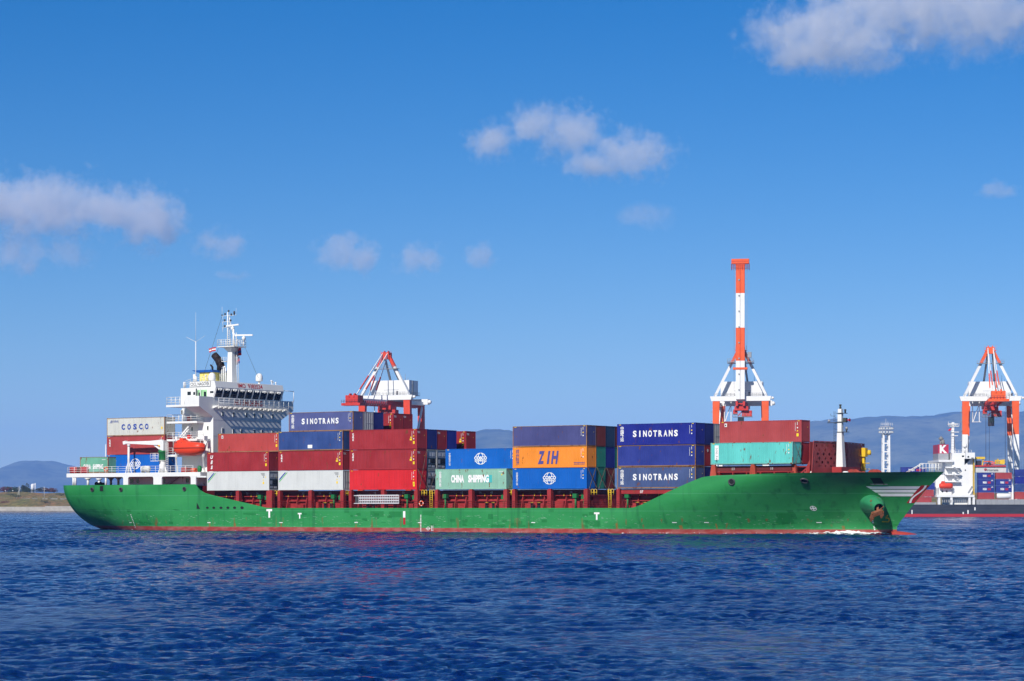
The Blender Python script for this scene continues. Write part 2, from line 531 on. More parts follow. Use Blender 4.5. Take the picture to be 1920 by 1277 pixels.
def hull_at(x, y):
    """the point of the starboard shell that the photo shows at x, y"""
    v = 0.0
    for _ in range(80):
        u = SU(x, v); z = SZ(y, u, v)
        v += .35 * ((CL - hb(u, z)) - v)
    return u, v, z
def hull_n(u, z):
    a = Vector((.2, -(hb(u + .2, z) - hb(u, z)), 0)); b = Vector((0, -(hb(u, z + .2) - hb(u, z)), .2))
    return a.cross(b).normalized()

def build_hull():
    us = list(np.linspace(-86, -44, 43)) + list(np.linspace(-43, UF0, 18))
    NZ = 18
    cols = []
    for u in us:
        zt = ztop(u)
        cols.append([(u, hb(u, z), z) for z in (-2 + (zt + 2) * j / (NZ - 1) for j in range(NZ))])
    for s in list(np.linspace(.02, .42, 12)) + list(np.linspace(.44, .62, 26)) + list(np.linspace(.635, .985, 30)) + [.992, .997, 1.0]:
        ut = UF0 + s * (59.85 - UF0); zt = ztop(ut); c = []
        for j in range(NZ):
            z = -2 + (zt + 2) * j / (NZ - 1)
            u = UF0 + s * (ustem(z) - UF0)
            c.append((u, hb(u, z) if s < 1 else 0.0, z))
        cols.append(c)
    vs, fs = [], []
    n = len(cols)
    for sgn in (-1, 1):
        base = len(vs)
        for c in cols: vs += [(u, CL + sgn * b, z) for u, b, z in c]
        for i in range(n - 1):
            for j in range(NZ - 1):
                a = base + i*NZ + j
                q = (a, a+NZ, a+NZ+1, a+1)
                fs.append(q if sgn < 0 else q[::-1])
    for j in range(NZ - 1):                      # transom
        fs.append((j, j+1, n*NZ + j+1, n*NZ + j))
    m = MB().add(vs, fs, 0, True)
    t = NT('green_hull_paint')
    tc = t.new('ShaderNodeTexCoord'); P = tc.outputs['Object']
    sep = t.new('ShaderNodeSeparateXYZ'); t.link(P, sep.inputs[0])
    z = sep.outputs['Z']
    def mp(scale, loc=(0, 0, 0)):
        q = t.new('ShaderNodeMapping'); q.inputs['Scale'].default_value = scale; q.inputs['Location'].default_value = loc
        t.link(P, q.inputs['Vector']); return q.outputs[0]
    base = t.mix(t.ramp(t.noise(mp((.12, .12, .25)), 1, 4), .35, .68), (.018, .212, .052), (.036, .275, .078))
    # touched-up rectangles of fresher paint
    def patches(scale, seed, keep):
        vo = t.new('ShaderNodeTexVoronoi', distance='CHEBYCHEV'); vo.inputs['Scale'].default_value = 1.0; vo.inputs['Randomness'].default_value = .75
        t.link(mp(scale, (seed, 0, seed * .37)), vo.inputs['Vector'])
        sc = t.new('ShaderNodeSeparateColor'); t.link(vo.outputs['Color'], sc.inputs[0])
        return t.math('MULTIPLY', t.math('GREATER_THAN', sc.outputs[0], keep), t.math('LESS_THAN', vo.outputs['Distance'], .40))
    low = t.math('LESS_THAN', z, 3.3)
    zone = t.math('GREATER_THAN', t.noise(mp((.045, 0, .3), (4, 0, 1)), 1, 2), .46)
    pz = t.math('MULTIPLY', low, zone)
    base = t.mix(t.math('MULTIPLY', t.math('MULTIPLY', patches((.33, 0, .95), 2.3, .70), pz), .62), base, (.008, .150, .030))
    base = t.mix(t.math('MULTIPLY', t.math('MULTIPLY', patches((.9, 0, 2.1), 7.7, .84), pz), .65), base, (.007, .140, .026))
    # faint plate seams
    seam = t.new('ShaderNodeTexWave', bands_direction='Z'); seam.inputs['Scale'].default_value = .135; seam.inputs['Distortion'].default_value = 0
    t.link(mp((0, 0, 1), (0, 0, .4)), seam.inputs['Vector'])
    base = t.mix(t.math('MULTIPLY', t.ramp(seam.outputs['Fac'], .9945, .9985), .35), base, (.10, .36, .19))
    scuff = t.math('MULTIPLY', t.math('GREATER_THAN', t.noise(mp((.7, 1, 5.5)), 1.6, 3, .6), .655), t.math('LESS_THAN', z, 2.6))
    base = t.mix(t.math('MULTIPLY', scuff, .55), base, (.34, .46, .38))
    base = t.mix(t.math('MULTIPLY', t.ramp(t.noise(mp((1.1, 1.1, .05)), 1, 3), .54, .76), .6), base, (.010, .095, .032))
    rs = t.ramp(t.noise(mp((1.25, 1.25, .10), (9, 2, 0)), 1, 5, .6), .615, .69)
    base = t.mix(t.math('MULTIPLY', rs, t.math('MULTIPLY', t.math('LESS_THAN', z, 2.1), .75)), base, (.20, .085, .02))
    for i, xq in enumerate((245, 392, 440, 527, 668, 787, 955, 1155, 1265, 1325, 1536)):
        uq = SU(xq, -.3 if xq < 1400 else 1.2)
        cm = t.math('COMPARE', sep.outputs['X'], uq); cm.node.inputs[2].default_value = .10 + .07*(i % 3)
        run = t.math('MULTIPLY', t.math('MULTIPLY', cm, t.math('LESS_THAN', z, 1.15 + .25*(i % 2))), t.ramp(t.noise(mp((3.5, 1, .5), (i*3.1, 0, 0)), 1, 4), .36, .6))
        base = t.mix(t.math('MULTIPLY', run, .85), base, (.27, .12, .022))
    boot = t.mix(t.ramp(t.noise(mp((.6, .6, 1.5)), 1, 6, .65), .42, .62), (.30, .045, .035), (.36, .12, .10))
    edge = t.math('ADD', z, t.math('MULTIPLY', t.noise(mp((.8, .8, .8)), 1, 4), .10))
    base = t.mix(t.math('LESS_THAN', edge, .70), base, boot)
    wet = t.math('LESS_THAN', t.math('ADD', z, t.math('MULTIPLY', t.noise(mp((.5, .5, .5), (3, 3, 3)), 1, 4), .35)), .26)
    base = t.mix(t.math('MULTIPLY', wet, .6), base, (.10, .012, .012))
    bp = t.new('ShaderNodeBump', i_Strength=.22, i_Distance=.12)
    t.link(t.noise(mp((.32, .32, .32)), 1, 2), bp.inputs['Height'])
    t.bsdf(base, .42, .4, 0, bp.outputs[0])
    m.build('hull', t.mat, SHIP)
    # decks inside the shell
    d = MB()
    def deck(u0, u1, z, n=24, mi=0):
        uu = np.linspace(u0, u1, n)
        vs = []
        for u in uu:
            b = max(.02, hb(u, z) - .03); vs += [(u, CL - b, z), (u, CL + b, z)]
        d.add(vs, [(2*i, 2*i+2, 2*i+3, 2*i+1) for i in range(n-1)], mi)
    deck(-85.95, -56.6, 6.9); deck(-56.6, 30.8, 3.38); deck(30.8, 57.6, 7.0, 40)
    y0, y1 = CL - hb(30.8, 3.4) + .08, CL - hb(30.8, 7.0) + .08
    d.quad((30.8, y0, 3.38), (30.8, 23 - y0, 3.38), (30.8, 23 - y1, 7.0), (30.8, y1, 7.0))
    d.quad((-56.6, -.2, 3.38), (-56.6, 23.2, 3.38), (-56.6, 23.2, 6.9), (-56.6, -.2, 6.9))
    d.build('deck', M_RED, SHIP)
    # bulbous bow just breaking the surface
    bb = MB(); vs = []; fs = []; nn, mm = 18, 14
    for i in range(nn + 1):
        s = i / nn; u = 44 + 13.2 * s; r = 1.5 * math.sqrt(max(0.0, 1 - s ** 3.2)) * (.55 + .45 * min(1, s * 2))
        for k in range(mm):
            a = 2*math.pi*k/mm; vs.append((u, CL + r*1.05*math.cos(a), -.90 + .25*s + r*.98*math.sin(a)))
    for i in range(nn):
        for k in range(mm): fs.append((i*mm+k, (i+1)*mm+k, (i+1)*mm+(k+1)%mm, i*mm+(k+1)%mm))
    bb.add(vs, fs, 0, True)
    bb.build('bulbous_bow', paint('red_bottom_paint', (.36, .035, .025), .3, .15, .0, .2), SHIP)
build_hull()

def on_hull(m, u0, z0, w, h, mi=0, off=.02, nu=6, nz=2, slant=0.0):
    """a painted patch that follows the starboard shell"""
    vs, fs = [], []
    for j in range(nz + 1):
        for i in range(nu + 1):
            z = z0 + h*j/nz; u = u0 + w*i/nu + slant*(z - z0)
            vs.append((u, CL - hb(u, z) - off, z))
    for j in range(nz):
        for i in range(nu):
            a = j*(nu+1)+i; fs.append((a, a+1, a+nu+2, a+nu+1))
    m.add(vs, fs, mi)
def text_on_hull(m, body, u, z, h, mi=0, bold=0.02, off=.02):
    vs, fs, (x0, x1, y0, y1) = text_mesh(body, 0, bold); k = h / .7
    P = []
    for x, y in vs:
        uu, zz = u + (x - (x0+x1)/2)*k, z + (y - .35)*k
        P.append((uu, CL - hb(uu, zz) - off, zz))
    m.add(P, fs, mi)

def build_hull_marks():
    m = MB()
    for x, y, h in ((505, 962.5, 1.15), (562, 967, .75), (1119, 967.5, .90)):         # tug marks
        u, v, z = hull_at(x, y); text_on_hull(m, 'T', u, z, h, 0, .05); m.cut()
    u, v, z = hull_at(758, 965); on_hull(m, u - .2, z - .42, .40, .92, 0); on_hull(m, u - .2, z - 1.42, .40, 1.0, 1); m.cut()
    # bow thruster mark, anchor stripes, load lines, draft figures
    u, v, z = hull_at(1525, 953)
    n = hull_n(u, z); rt = Vector((0, 0, 1)).cross(n).normalized() * -1; up = n.cross(rt) * -1
    c = Vector((u, CL - hb(u, z), z)) + n * .03
    rt = Vector((1, -(hb(u+.3, z)-hb(u-.3, z))/.6, 0)).normalized(); up = Vector((0, -(hb(u, z+.3)-hb(u, z-.3))/.6, 1)).normalized()
    m.ring(c, .34, .43, 20, 0, rt, up)
    for a in (rt, up): m.beam(c - a*.38, c + a*.38, .13, .02, 0, up=n)
    m.cut()
    for y, x0, x1 in ((914.5, 1631, 1733), (921.0, 1641, 1726), (928.0, 1652, 1719)):
        a = hull_at(x0, y); b = hull_at(x1, y)
        on_hull(m, a[0], a[2] - .18, b[0] - a[0], .36, 2, .03, 12, 1, -.9); m.cut()
    for x in (245, 392, 527, 668, 787, 1000, 1265, 1325, 1536):
        u, v, z = hull_at(x, 980.5); on_hull(m, u - .32, z, .64, .10, 0, .02, 2, 1); m.cut()
    for x0, y0, x1, y1, k in ((245.5, 966, 254, 989, 9), (789, 967, 789, 997, 12), (1634, 968, 1640, 994, 9)):
        for i in range(k):
            f = i / (k-1); u, v, z = hull_at(x0+(x1-x0)*f, y0+(y1-y0)*f); on_hull(m, u - .07, z, .17, .12, 0, .025, 1, 1)
        m.cut()
    u, v, z = hull_at(803, 991)
    m.ring((u, v - .03, z), .20, .26, 18, 0); on_hull(m, u - .42, z - .03, .84, .06, 0, .035, 1, 1)
    on_hull(m, u + .55, z - .35, .06, .75, 0, .03, 1, 1)
    for k in range(4): on_hull(m, u + .55, z - .3 + .2*k, .4, .05, 0, .035, 1, 1)
    m.cut()
    # bow emblem: red flash with a pale ribbon along the stem
    pl = [hull_at(x, y) for x, y in ((1654, 978), (1666, 978.5), (1668, 974.5), (1666.5, 971.5), (1661, 971.8), (1663, 968.5), (1665, 966))]
    for p, q in zip(pl, pl[1:]): m.beam((p[0], p[1] - .05, p[2]), (q[0], q[1] - .05, q[2]), .14, .03, 3, up=(0, -1, 0))
    m.cut()
    zc = 5.3
    for k in range(8):
        za, zb_ = zc - 1.15 + 2.3*k/8, zc - 1.15 + 2.3*(k+1)/8
        q = lambda z, d: (ustem(z) - d, CL - hb(ustem(z) - d, z) - .04, z)
        for i in range(6): d0, d1 = .88 - .135*i, .88 - .135*(i+1); m.quad(q(za, d0), q(za, d1), q(zb_, d1), q(zb_, d0), 1)
        q2 = lambda z, d: (ustem(z) - d, CL - hb(ustem(z) - d, z) - .07, z)
        f0, f1 = k/8, (k+1)/8; c0, c1 = .48 + .20*math.sin(f0*6), .48 + .20*math.sin(f1*6)
        m.quad(q2(za, c0 + .11), q2(za, c0 - .11), q2(zb_, c1 - .11), q2(zb_, c1 + .11), 2)
    m.cut()
    m.build_each('hull_marking', [M_MARKW, plain('dull_red_marking', (.38, .02, .025), .5), paint('dull_white_marking', (.84, .85, .84), .5, .04, .0, .12), M_YEL], SHIP)
    # fairleads and openings
    for x, y, r in ((173, 918, .30), (227, 918, .30), (346, 917, .30), (1372, 903.5, .40), (1508, 901, .42)):
        u, v, z = hull_at(x, y)
        rt = Vector((1, -(hb(u+.3, z)-hb(u-.3, z))/.6, 0)).normalized(); up = Vector((0, -(hb(u, z+.3)-hb(u, z-.3))/.6, 1)).normalized(); n = rt.cross(up)
        c = Vector((u, CL - hb(u, z), z))
        f = MB(); prof = []
        vs, fs = [], []
        K = 18
        for rr, dd in ((r*1.3, -.02), (r*1.25, .12), (r*1.0, .16), (r*.85, .06)):
            vs += [c + n*dd + rt*(rr*math.cos(2*math.pi*i/K)) + up*(rr*.9*math.sin(2*math.pi*i/K)) for i in range(K)]
        for j in range(3): fs += [(j*K+i, j*K+(i+1)%K, (j+1)*K+(i+1)%K, (j+1)*K+i) for i in range(K)]
        f.add(vs, fs, 0, True)
        f.add([c + n*.055 + rt*(r*.86*math.cos(2*math.pi*i/K)) + up*(r*.8*math.sin(2*math.pi*i/K)) for i in range(K)], [tuple(range(K))], 1)  # flat black disc painted as the dark inside of the fairlead
        f.build('fairlead', [M_DGREY, M_BLACK], SHIP)
    f = MB()
    for x, y, w, h in ((389, 952, .55, .30), (401, 952, .55, .34), (414.5, 952, .6, .36), (427.5, 952, .6, .36), (440, 952, .6, .36), (454, 952, .65, .40)):
        u, v, z = hull_at(x, y)
        K = 14; vs = [(u + w/2*math.copysign(abs(math.cos(2*math.pi*i/K))**.7, math.cos(2*math.pi*i/K)), v - .03, z + h/2*math.sin(2*math.pi*i/K)) for i in range(K)]
        f.add(vs, [tuple(range(K))]); f.cut()
    u, v, z = hull_at(372, 948); f.add([(u-.35, v-.03, z-.5), (u+.35, v-.03, z-.5), (u-.3, v-.03, z+.5)], [(0,1,2)]); f.cut()
    u, v, z = hull_at(190.5, 916); f.add([(u-.35, v-.04, z-.4), (u+.35, v-.04, z-.4), (u+.35, v-.04, z+.4), (u-.35, v-.04, z+.4)], [(0,1,2,3)])
    f.build_each('freeing_port', M_BLACK, SHIP)  # flat black shapes on the shell, painted as the darkness of openings
    u, v, z = hull_at(1645, 902)
    f = MB(); on_hull(f, u - .55, z - .35, 1.1, .75, 0, .03, 3, 2); on_hull(f, u - .9, z - .50, 1.8, .14, 1, .10, 3, 1)
    f.build('mooring_port', [M_BLACK, paint('rubbed_sill', (.35, .38, .33), .5, .1, .3, .3)], SHIP)  # the port's dark inside is a black patch on the shell
build_hull_marks()

def build_anchor():
    # bolster: a skewed cone of plating that grows out of the flare
    K = 28; vs, fs = [], []
    uc, vc, zc = hull_at(1633, 946)
    n = Vector((.34, -.88, -.06)).normalized()
    rt = Vector((.93, .36, 0)).normalized(); up = rt.cross(n).normalized()
    if up.z < 0: up = -up
    c0 = Vector((uc, vc, zc))
    ringp = []
    for i in range(K):
        a = 2*math.pi*i/K; px = 1633 + 23*math.cos(a); py = 946 - 18.5*math.sin(a)
        u, v, z = hull_at(px, py); ringp.append(Vector((u, v + .12, z)))
    mouth_c = Vector((SU(1648, vc - 1.9), vc - 1.9, 0)); mouth_c.z = SZ(953, mouth_c.x, mouth_c.y)
    mn = Vector((.55, -.72, -.42)).normalized(); mr = mn.cross(Vector((0, 0, 1))).normalized() * -1; mu = mr.cross(mn)
    if mu.z < 0: mu = -mu
    if mr.x < 0: mr = -mr
    R0 = .68
    mouth = [mouth_c + mr*(R0*math.cos(2*math.pi*i/K)) + mu*(R0*1.05*math.sin(2*math.pi*i/K)) for i in range(K)]
    L = 6
    for j in range(L + 1):
        f = j / L
        for i in range(K):
            p = ringp[i].lerp(mouth[i], f)
            bulge = math.sin(f*math.pi) * .26
            d = (p - c0.lerp(mouth_c, f)); d = d.normalized() if d.length > 1e-6 else d
            vs.append(p + d * bulge * (.8 if i < K/2 else .1))
    inner = [mouth_c - mn*1.2 + mr*(R0*.9*math.cos(2*math.pi*i/K)) + mu*(R0*.95*math.sin(2*math.pi*i/K)) for i in range(K)]
    rim = [mouth_c + mr*(R0*.9*math.cos(2*math.pi*i/K)) + mu*(R0*.95*math.sin(2*math.pi*i/K)) for i in range(K)]
    for j in range(L): fs += [(j*K+i, (j+1)*K+i, (j+1)*K+(i+1)%K, j*K+(i+1)%K) for i in range(K)]
    m = MB().add(vs, fs, 0, True)
    m.add(mouth + rim, [(i, K+i, K+(i+1)%K, (i+1)%K) for i in range(K)], 0)
    m.add(rim + inner, [(i, K+i, K+(i+1)%K, (i+1)%K) for i in range(K)], 1)
    m.add(inner, [tuple(range(K))], 1)
    m.build('anchor_bolster', [paint('green_bolster_paint', (.022, .22, .085), .42, .12, .03, .35), M_BLACK], SHIP)  # pipe inside painted black for its darkness
    # stockless anchor: shank into the pipe, crown and two flukes hanging outside
    a = MB()
    cr = mouth_c + mn*.45 - mu*.45 - mr*.25
    sh = mouth_c - mn*.7 + mu*.1
    a.beam(sh, cr, .26, .30, 0)
    ax = (mr*.8 + mu*.35).normalized()
    a.beam(cr - ax*.75, cr + ax*.75, .55, .50, 0, up=mn)
    for s in (-1, 1):
        b = cr + ax*(s*.62)
        tip = b + mn*.15 - mu*.95 + mr*(.10*s - .15)
        a.beam(b, b.lerp(tip, .55), .46, .34, 0, .52, .30, up=mn); a.beam(b.lerp(tip, .55), tip, .52, .30, 0, .10, .10, up=mn)
    a.beam(cr + mu*.2, cr + mu*.95 + mr*.75, .15, .15, 0, .06, .06)
    a.build('anchor', M_RUSTY, SHIP)
build_anchor()

# ------------------------------------------------------------------ cargo deck between hull edge and boxes
BAYS = {1: -55.9, 2: -41.95, 3: -28.56, 4: -13.12, 5: .12, 6: 17.16, 7: 31.1}
L40, W40, H40 = 12.192, 2.438, 2.896
TIER = 2.93
BASE = 6.15
def build_cargo_deck():
    nums = {1: ('27', '28', '78', '25'), 2: ('23', '22', '68', '21'), 3: ('19', None, '58', '17'), 4: ('15', '14', '48', '13'), 5: ('11', '10', '38', '09'), 6: ('07', None, '28', '05')}
    for b, u0 in BAYS.items():
        if b == 7: continue
        u1 = u0 + L40
        m = MB()
        vo = 1.35 if b != 6 else .35
        m.box(u0 + .35, u1 - .35, vo, 23 - vo, 5.42, 6.04)
        HC = m.build('hatch_cover', M_RED_SHADE if b != 6 else M_RED, SHIP)
        n = MB()
        for s, f in zip(nums[b], (.30, .56, .72, .93)):
            if s: n.text(s, (u0 + L40*f, vo - .015, 5.70), .33 if b != 6 else .36, bold=.01)
        n.build('hatch_numbers', plain('grey_white_figures', (.42, .40, .40), .6) if b != 6 else M_MARKW, HC)  # grey figures on every cover but the sixth bay's, which are full white
        c = MB()
        ue = u1 if b != 6 else u0 + 9.2
        c.box(u0 + .2, ue - .2, 1.9, 21.1, 3.38, 5.2)                         # coaming
        c.box(u0 + .1, ue - .1, 1.25, 21.75, 5.2, 5.36)                        # top flange
        c.box(u0 + .15, ue - .15, 1.55, 1.9, 4.45, 4.58)
        k = 7
        for i in range(k):                                                     # raked brackets
            u = u0 + .7 + (L40 - 1.4) * i / (k-1)
            if b == 6 and u > 21: continue
            c.prism([(u, .95, 3.38), (u, 1.9, 3.38), (u, 1.9, 5.2), (u, 1.45, 5.2)], (.12, 0, 0))
        for i in range(7):                                                     # cleats
            u = u0 + .9 + (L40 - 1.8) * (i + .2*math.sin(i*2.1)) / 6.4
            if b == 6 and u > 25: continue
            c.box(u, u + .09, 1.17, 1.25, 5.18, 5.52, 1)
        c.build('hatch_coaming', [M_RED, M_YEL], SHIP)
        p = []
        p += [(u0 - .05, .5)] if b != 1 else []
        p += [(u0 + L40/2 - .3, .62), (u1 - .45, .62 if b != 1 else 1.1)]
        for uu, w in p:
            if b == 6 and uu > 22: continue
            q = MB(); q.box(uu, uu + w, -.12, .55, 3.38, 6.05); q.box(uu + .1, uu + w - .1, .02, .42, 6.05, 6.14)
            q.build('container_pillar', M_RED, SHIP)
            if b != 6:
                q = MB(); q.box(uu + .1, uu + w - .1, 22.45, 23.1, 3.38, 6.1); q.build('container_pillar', M_RED, SHIP)
        # things on the walkway: boxes, bollards, vents
        e = MB(); g = random.Random(b)
        for i in range(3):
            u = u0 + 1.2 + i*4 + g.uniform(0, 1.2); w = g.uniform(.7, 1.7); h = g.uniform(.6, 1.1)
            e.box(u, u + w, 1.0, 1.6, 3.38, 3.38 + h).cut() if u + w < 19 else None
        e.build_each('deck_locker', [M_RED], SHIP)
        e = MB()
        for i in range(2):
            u = u0 + (3.0 if b % 2 or b == 6 else 8.6) + i*1.15
            e.lathe((u, .35, 3.38), [(.24, 0), (.20, .15), (.20, .72), (.27, .78), (.27, .86)], 12, 0)
            e.lathe((u, .35, 3.38), [(.28, .86), (.24, .92)], 12, 1); e.cut()
        e.build_each('mooring_bollard', [M_BLACK, M_YEL], SHIP)
        for u, h in ((u0 + (1.2 if b in (4, 6) else 9.9), 1.6), (u0 + 11.3, 1.45)):
            if b == 6 and u > 19: continue
            e = MB(); e.tube((u, .75, 3.38), (u, .75, 3.38 + h), .14, .14, 10, 0)
            e.box(u - .32, u + .32, .45, 1.05, 3.38 + h - .1, 3.38 + h + .5, 0)
            e.build('green_vent', M_GREEN2, SHIP)
    # hand rails along the deck edge
    r = MB(); r.rail([(-43, -.18, 3.5), (21.3, -.18, 3.5)], .95, .022, 1.6, 3); r.build('deck_rail', paint('rail_red_paint', (.20, .02, .02), .5, .1, .1, .2), SHIP)
    # yellow ladders and guard hoops between the bays
    for u, ladder in ((-30.1, 0), (-15.9, 0), (-14.5, 1), (-.9, 0), (12.7, 0), (15.4, 1), (-43.1, 0)):
        y = MB()
        for k in range(2):
            uu = u + .5*k
            y.path([(uu, .5, 5.3), (uu, .5, 6.0), (uu + .2, .5, 6.1), (uu + .4, .5, 6.0), (uu + .4, .5, 5.3)], .035, 6)
        y.tube((u, .5, 5.65), (u + .9, .5, 5.65), .035, .035, 6)
        if ladder:
            for s in (0, .42): y.tube((u + .2 + s, .3, 3.4), (u + .2 + s, .3, 6.1), .045, .045, 6)
            for k in range(9): y.tube((u + .2, .3, 3.6 + k*.28), (u + .62, .3, 3.6 + k*.28), .03, .03, 5)
        y.build('access_ladder', M_YEL, SHIP)
    # bay 7 pedestals on the forecastle
    m = MB(); u0 = BAYS[7]
    m.box(u0 + .5, u0 + L40 - .4, 1.6, 21.4, 8.35, 9.05)
    HC = m.build('hatch_cover', M_RED_SHADE, SHIP)
    m = MB(); m.box(u0 + .3, u0 + L40 - .3, 2.0, 21, 7.0, 8.2); m.box(u0 + .2, u0 + L40 - .2, 1.5, 21.5, 8.2, 8.33)
    for i in range(6): m.box(u0 + 1 + i*2.05, u0 + 1.12 + i*2.05, 1.3, 2.0, 7.0, 8.2)
    m.build('hatch_coaming', M_RED, SHIP)
    n = MB()
    for s, f in (('03', .25), ('02', .52), ('18', .72)): n.text(s, (u0 + L40*f, 1.58, 8.7), .34, bold=.01)
    n.build('hatch_numbers', plain('grey_white_figures', (.42, .40, .40), .6), HC)
    for uu in (u0 - .1, u0 + 5.8, u0 + L40 - .75):
        q = MB(); v7 = 1.0 if uu < 40 else 1.6
        q.prism([(uu - .15, v7, 7.0), (uu + .95, v7, 7.0), (uu + .75, v7, 9.1), (uu + .15, v7, 9.1)], (0, .5, 0)); q.box(uu + .2, uu + .7, v7, v7 + .4, 9.1, 9.24)
        q.build('container_pillar', paint('orange_red_pillar_paint', (.40, .06, .03), .5, .15, .15, .3), SHIP)
    for uu in (u0 + L40 - .6,):
        q = MB(); q.beam((uu + 1.9, 3.0, 7), (uu + 1.9, 3.0, 9.1), .4, .4); q.beam((uu + .4, 2.0, 7.4), (uu + 1.9, 3.0, 9.0), .16); q.beam((uu + .4, 2.0, 8.9), (uu + 1.9, 3.0, 8.9), .12)
        q.build('lashing_bridge', M_RED, SHIP)
build_cargo_deck()

def build_forecastle():
    b = MB()
    P = [(45.1, 3.3), (45.75, 12.3), (44.1, 21.0)]
    zt, zb = 12.25, 7.0
    for (u0, v0), (u1, v1) in zip(P, P[1:]):
        # plate with lightening holes: a grid of cells, each cell a ring of quads round an oval hole
        nx = 6 if v0 < 5 else 5; rows = [(7.0, 8.1), (8.1, 8.95), (8.95, 10.05), (10.05, 11.15), (11.15, 12.25)]
        tz = lambda f, z: (u0 + (u1-u0)*f, v0 + (v1-v0)*f, z)
        side = .55 if v0 < 5 else 0
        for r, (za, zc) in enumerate(rows):
            sh = .45 * (r % 2) / nx
            for i in range(nx):
                fa, fb = i/nx, (i+1)/nx
                if r == 1:
                    b.quad(tz(fa, za), tz(fb, za), tz(fb, zc), tz(fa, zc)); continue
                K = 12; fc, zm = (fa+fb)/2 + sh*.5, (za+zc)/2
                rw, rz = .30 / nx, .19
                outer, inner = [], []
                for k in range(K):
                    a = 2*math.pi*k/K; ca, sa = math.cos(a), math.sin(a); q = max(abs(ca), abs(sa))
                    of = (fa+fb)/2 + ca/q*(fb-fa)/2; oz = zm + sa/q*(zc-za)/2
                    outer.append(tz(of, oz)); inner.append(tz(fc + rw*.55*ca, zm + rz*sa))
                b.add(outer + inner, [(k, (k+1)%K, K+(k+1)%K, K+k) for k in range(K)])
        if v0 < 5:
            b.prism([(u0 - .05, v0, 7.0), (u0 - .05, v0 - .7, 7.0), (u0 - .05, v0, 12.25)], (.08, 0, 0))
        b.beam(tz(0, zt), tz(1, zt), .14, .10)
        b.prism([(u0 - .55, v0, 7.0), (u1 - .55, v1, 7.0), (u1 - .55, v1, 12.2), (u0 - .55, v0, 12.2)], (.04, 0, 0))  # added backing plate, set behind the holes to make them look dark
    for f in (.12, .35, .6, .85):
        u = P[0][0] + (P[1][0]-P[0][0])*f; v = P[0][1] + (P[1][1]-P[0][1])*f
        b.prism([(u - .1, v, 7.0), (u - 2.6, v, 7.0), (u - .1, v, 12.0)], (0, .08, 0))
    b.build('breakwater', M_BRK, SHIP)
    # foremast
    um, vm = 46.6, SV(1577, 46.6)
    ZI = lambda z: float(np.interp(z, [8.9, 15.4, 17.05, 18.42, 19.4, 20.6], [8.9, 13.5, 14.85, 16.0, 16.55, 17.15]))
    m = MB()
    m.beam((um, vm, 8.9), (um - .1, vm, ZI(15.4)), .98, .98, 0, .66, .66)
    for z0, z1, w in ((13.5, 14.8, .58), (14.92, 15.95, .56), (16.08, 16.6, .50)): m.beam((um - .1, vm, z0), (um - .1, vm, z1), w, w, 0)
    FM = m.build('foremast', M_WHITE, SHIP)
    d = MB()
    for z, du, dv in ((13.5, 1.0, .3), (14.82, .85, .3), (15.98, .75, .2)): d.box(um - .5, um + du, vm - .42, vm + .42, z, z + .07)
    d.box(um - 1.9, um - .4, vm - .2, vm + .2, 14.76, 14.84)
    d.lathe((um - .1, vm, 16.6), [(.14, 0), (.14, .2), (.2, .24), (.12, .28), (.12, .42), (.17, .45), (.17, .6)], 10)
    d.lathe((um + .6, vm, 16.05), [(.12, 0), (.12, .3), (.18, .33), (.14, .5)], 8)
    d.box(um + .4, um + .85, vm - .3, vm + .2, 14.9, 15.4)
    d.lathe((um + .8, vm, 13.57), [(.09, 0), (.09, .2), (.2, .34)], 8)
    for s in (-.2, .2): d.tube((um - .95, vm + s, 11.2), (um - .95, vm + s, 16.3), .02, .02, 5)
    for k in range(15): d.tube((um - .95, vm - .2, 11.3 + .34*k), (um - .95, vm + .2, 11.3 + .34*k), .016, .016, 5)
    for k in range(6): d.path([(um - .95, vm, 11.5 + .8*k), (um - .4, vm, 11.5 + .8*k)], .018, 5)
    d.path([(um - 1.5, vm, 16.0), (um - 1.5, vm, 15.7), (um - .9, vm, 15.65)], .02, 5)
    d.build('mast_platforms', plain('dark_olive_metal', (.05, .055, .05), .55), FM)
    h = MB(); h.lathe((um + .9, vm - .15, 15.1), [(.05, 0), (.08, .25), (.24, .45)], 12, 0, 'x'); h.build('fog_horn', M_MARKR, FM)
    l = MB()
    for du, z in ((-1.75, 14.9), (.8, 13.9)): l.lathe((um + du, vm, z), [(.08, 0), (.18, .1), (.18, .24), (.05, .32)], 10); l.cut()
    l.build_each('flood_lamp', M_GREY, FM)
    # mast house, winches, vents
    k = MB(); k.box(45.9, 47.3, vm - 1.3, vm + 4.3, 7.0, 8.92); k.build('mast_house', M_RED, SHIP)
    for i, (u, v, r) in enumerate(((48.6, 9.5, .85), (51.0, 11.0, .85), (50.2, 8.6, .55))):
        w = MB()
        w.lathe((u, v - .9, 7.75), [(r, 0), (r, .12), (r*.55, .14), (r*.55, 1.1), (r, 1.12), (r, 1.25)], 18, 0, 'y')
        w.box(u - .9, u + .9, v + .6, v + 1.3, 7.0, 8.1); w.box(u - .7, u + .7, v - 2.3, v - .9, 7.0, 7.3)
        w.build('mooring_winch', paint('winch_red_paint', (.32, .045, .03), .5, .15, .15, .3), SHIP)
    for u, v in ((44.6, 3.3), (48.6, 5.6)):
        w = MB(); w.lathe((u, v, 7.0), [(.32, 0), (.32, .6), (.42, .65), (.42, 1.15), (.28, 1.3)], 14); w.build('white_vent', M_WHITE2, SHIP)
    # yellow store crane behind the breakwater's port end
    uu = SU(1619, 19.5); y = MB()
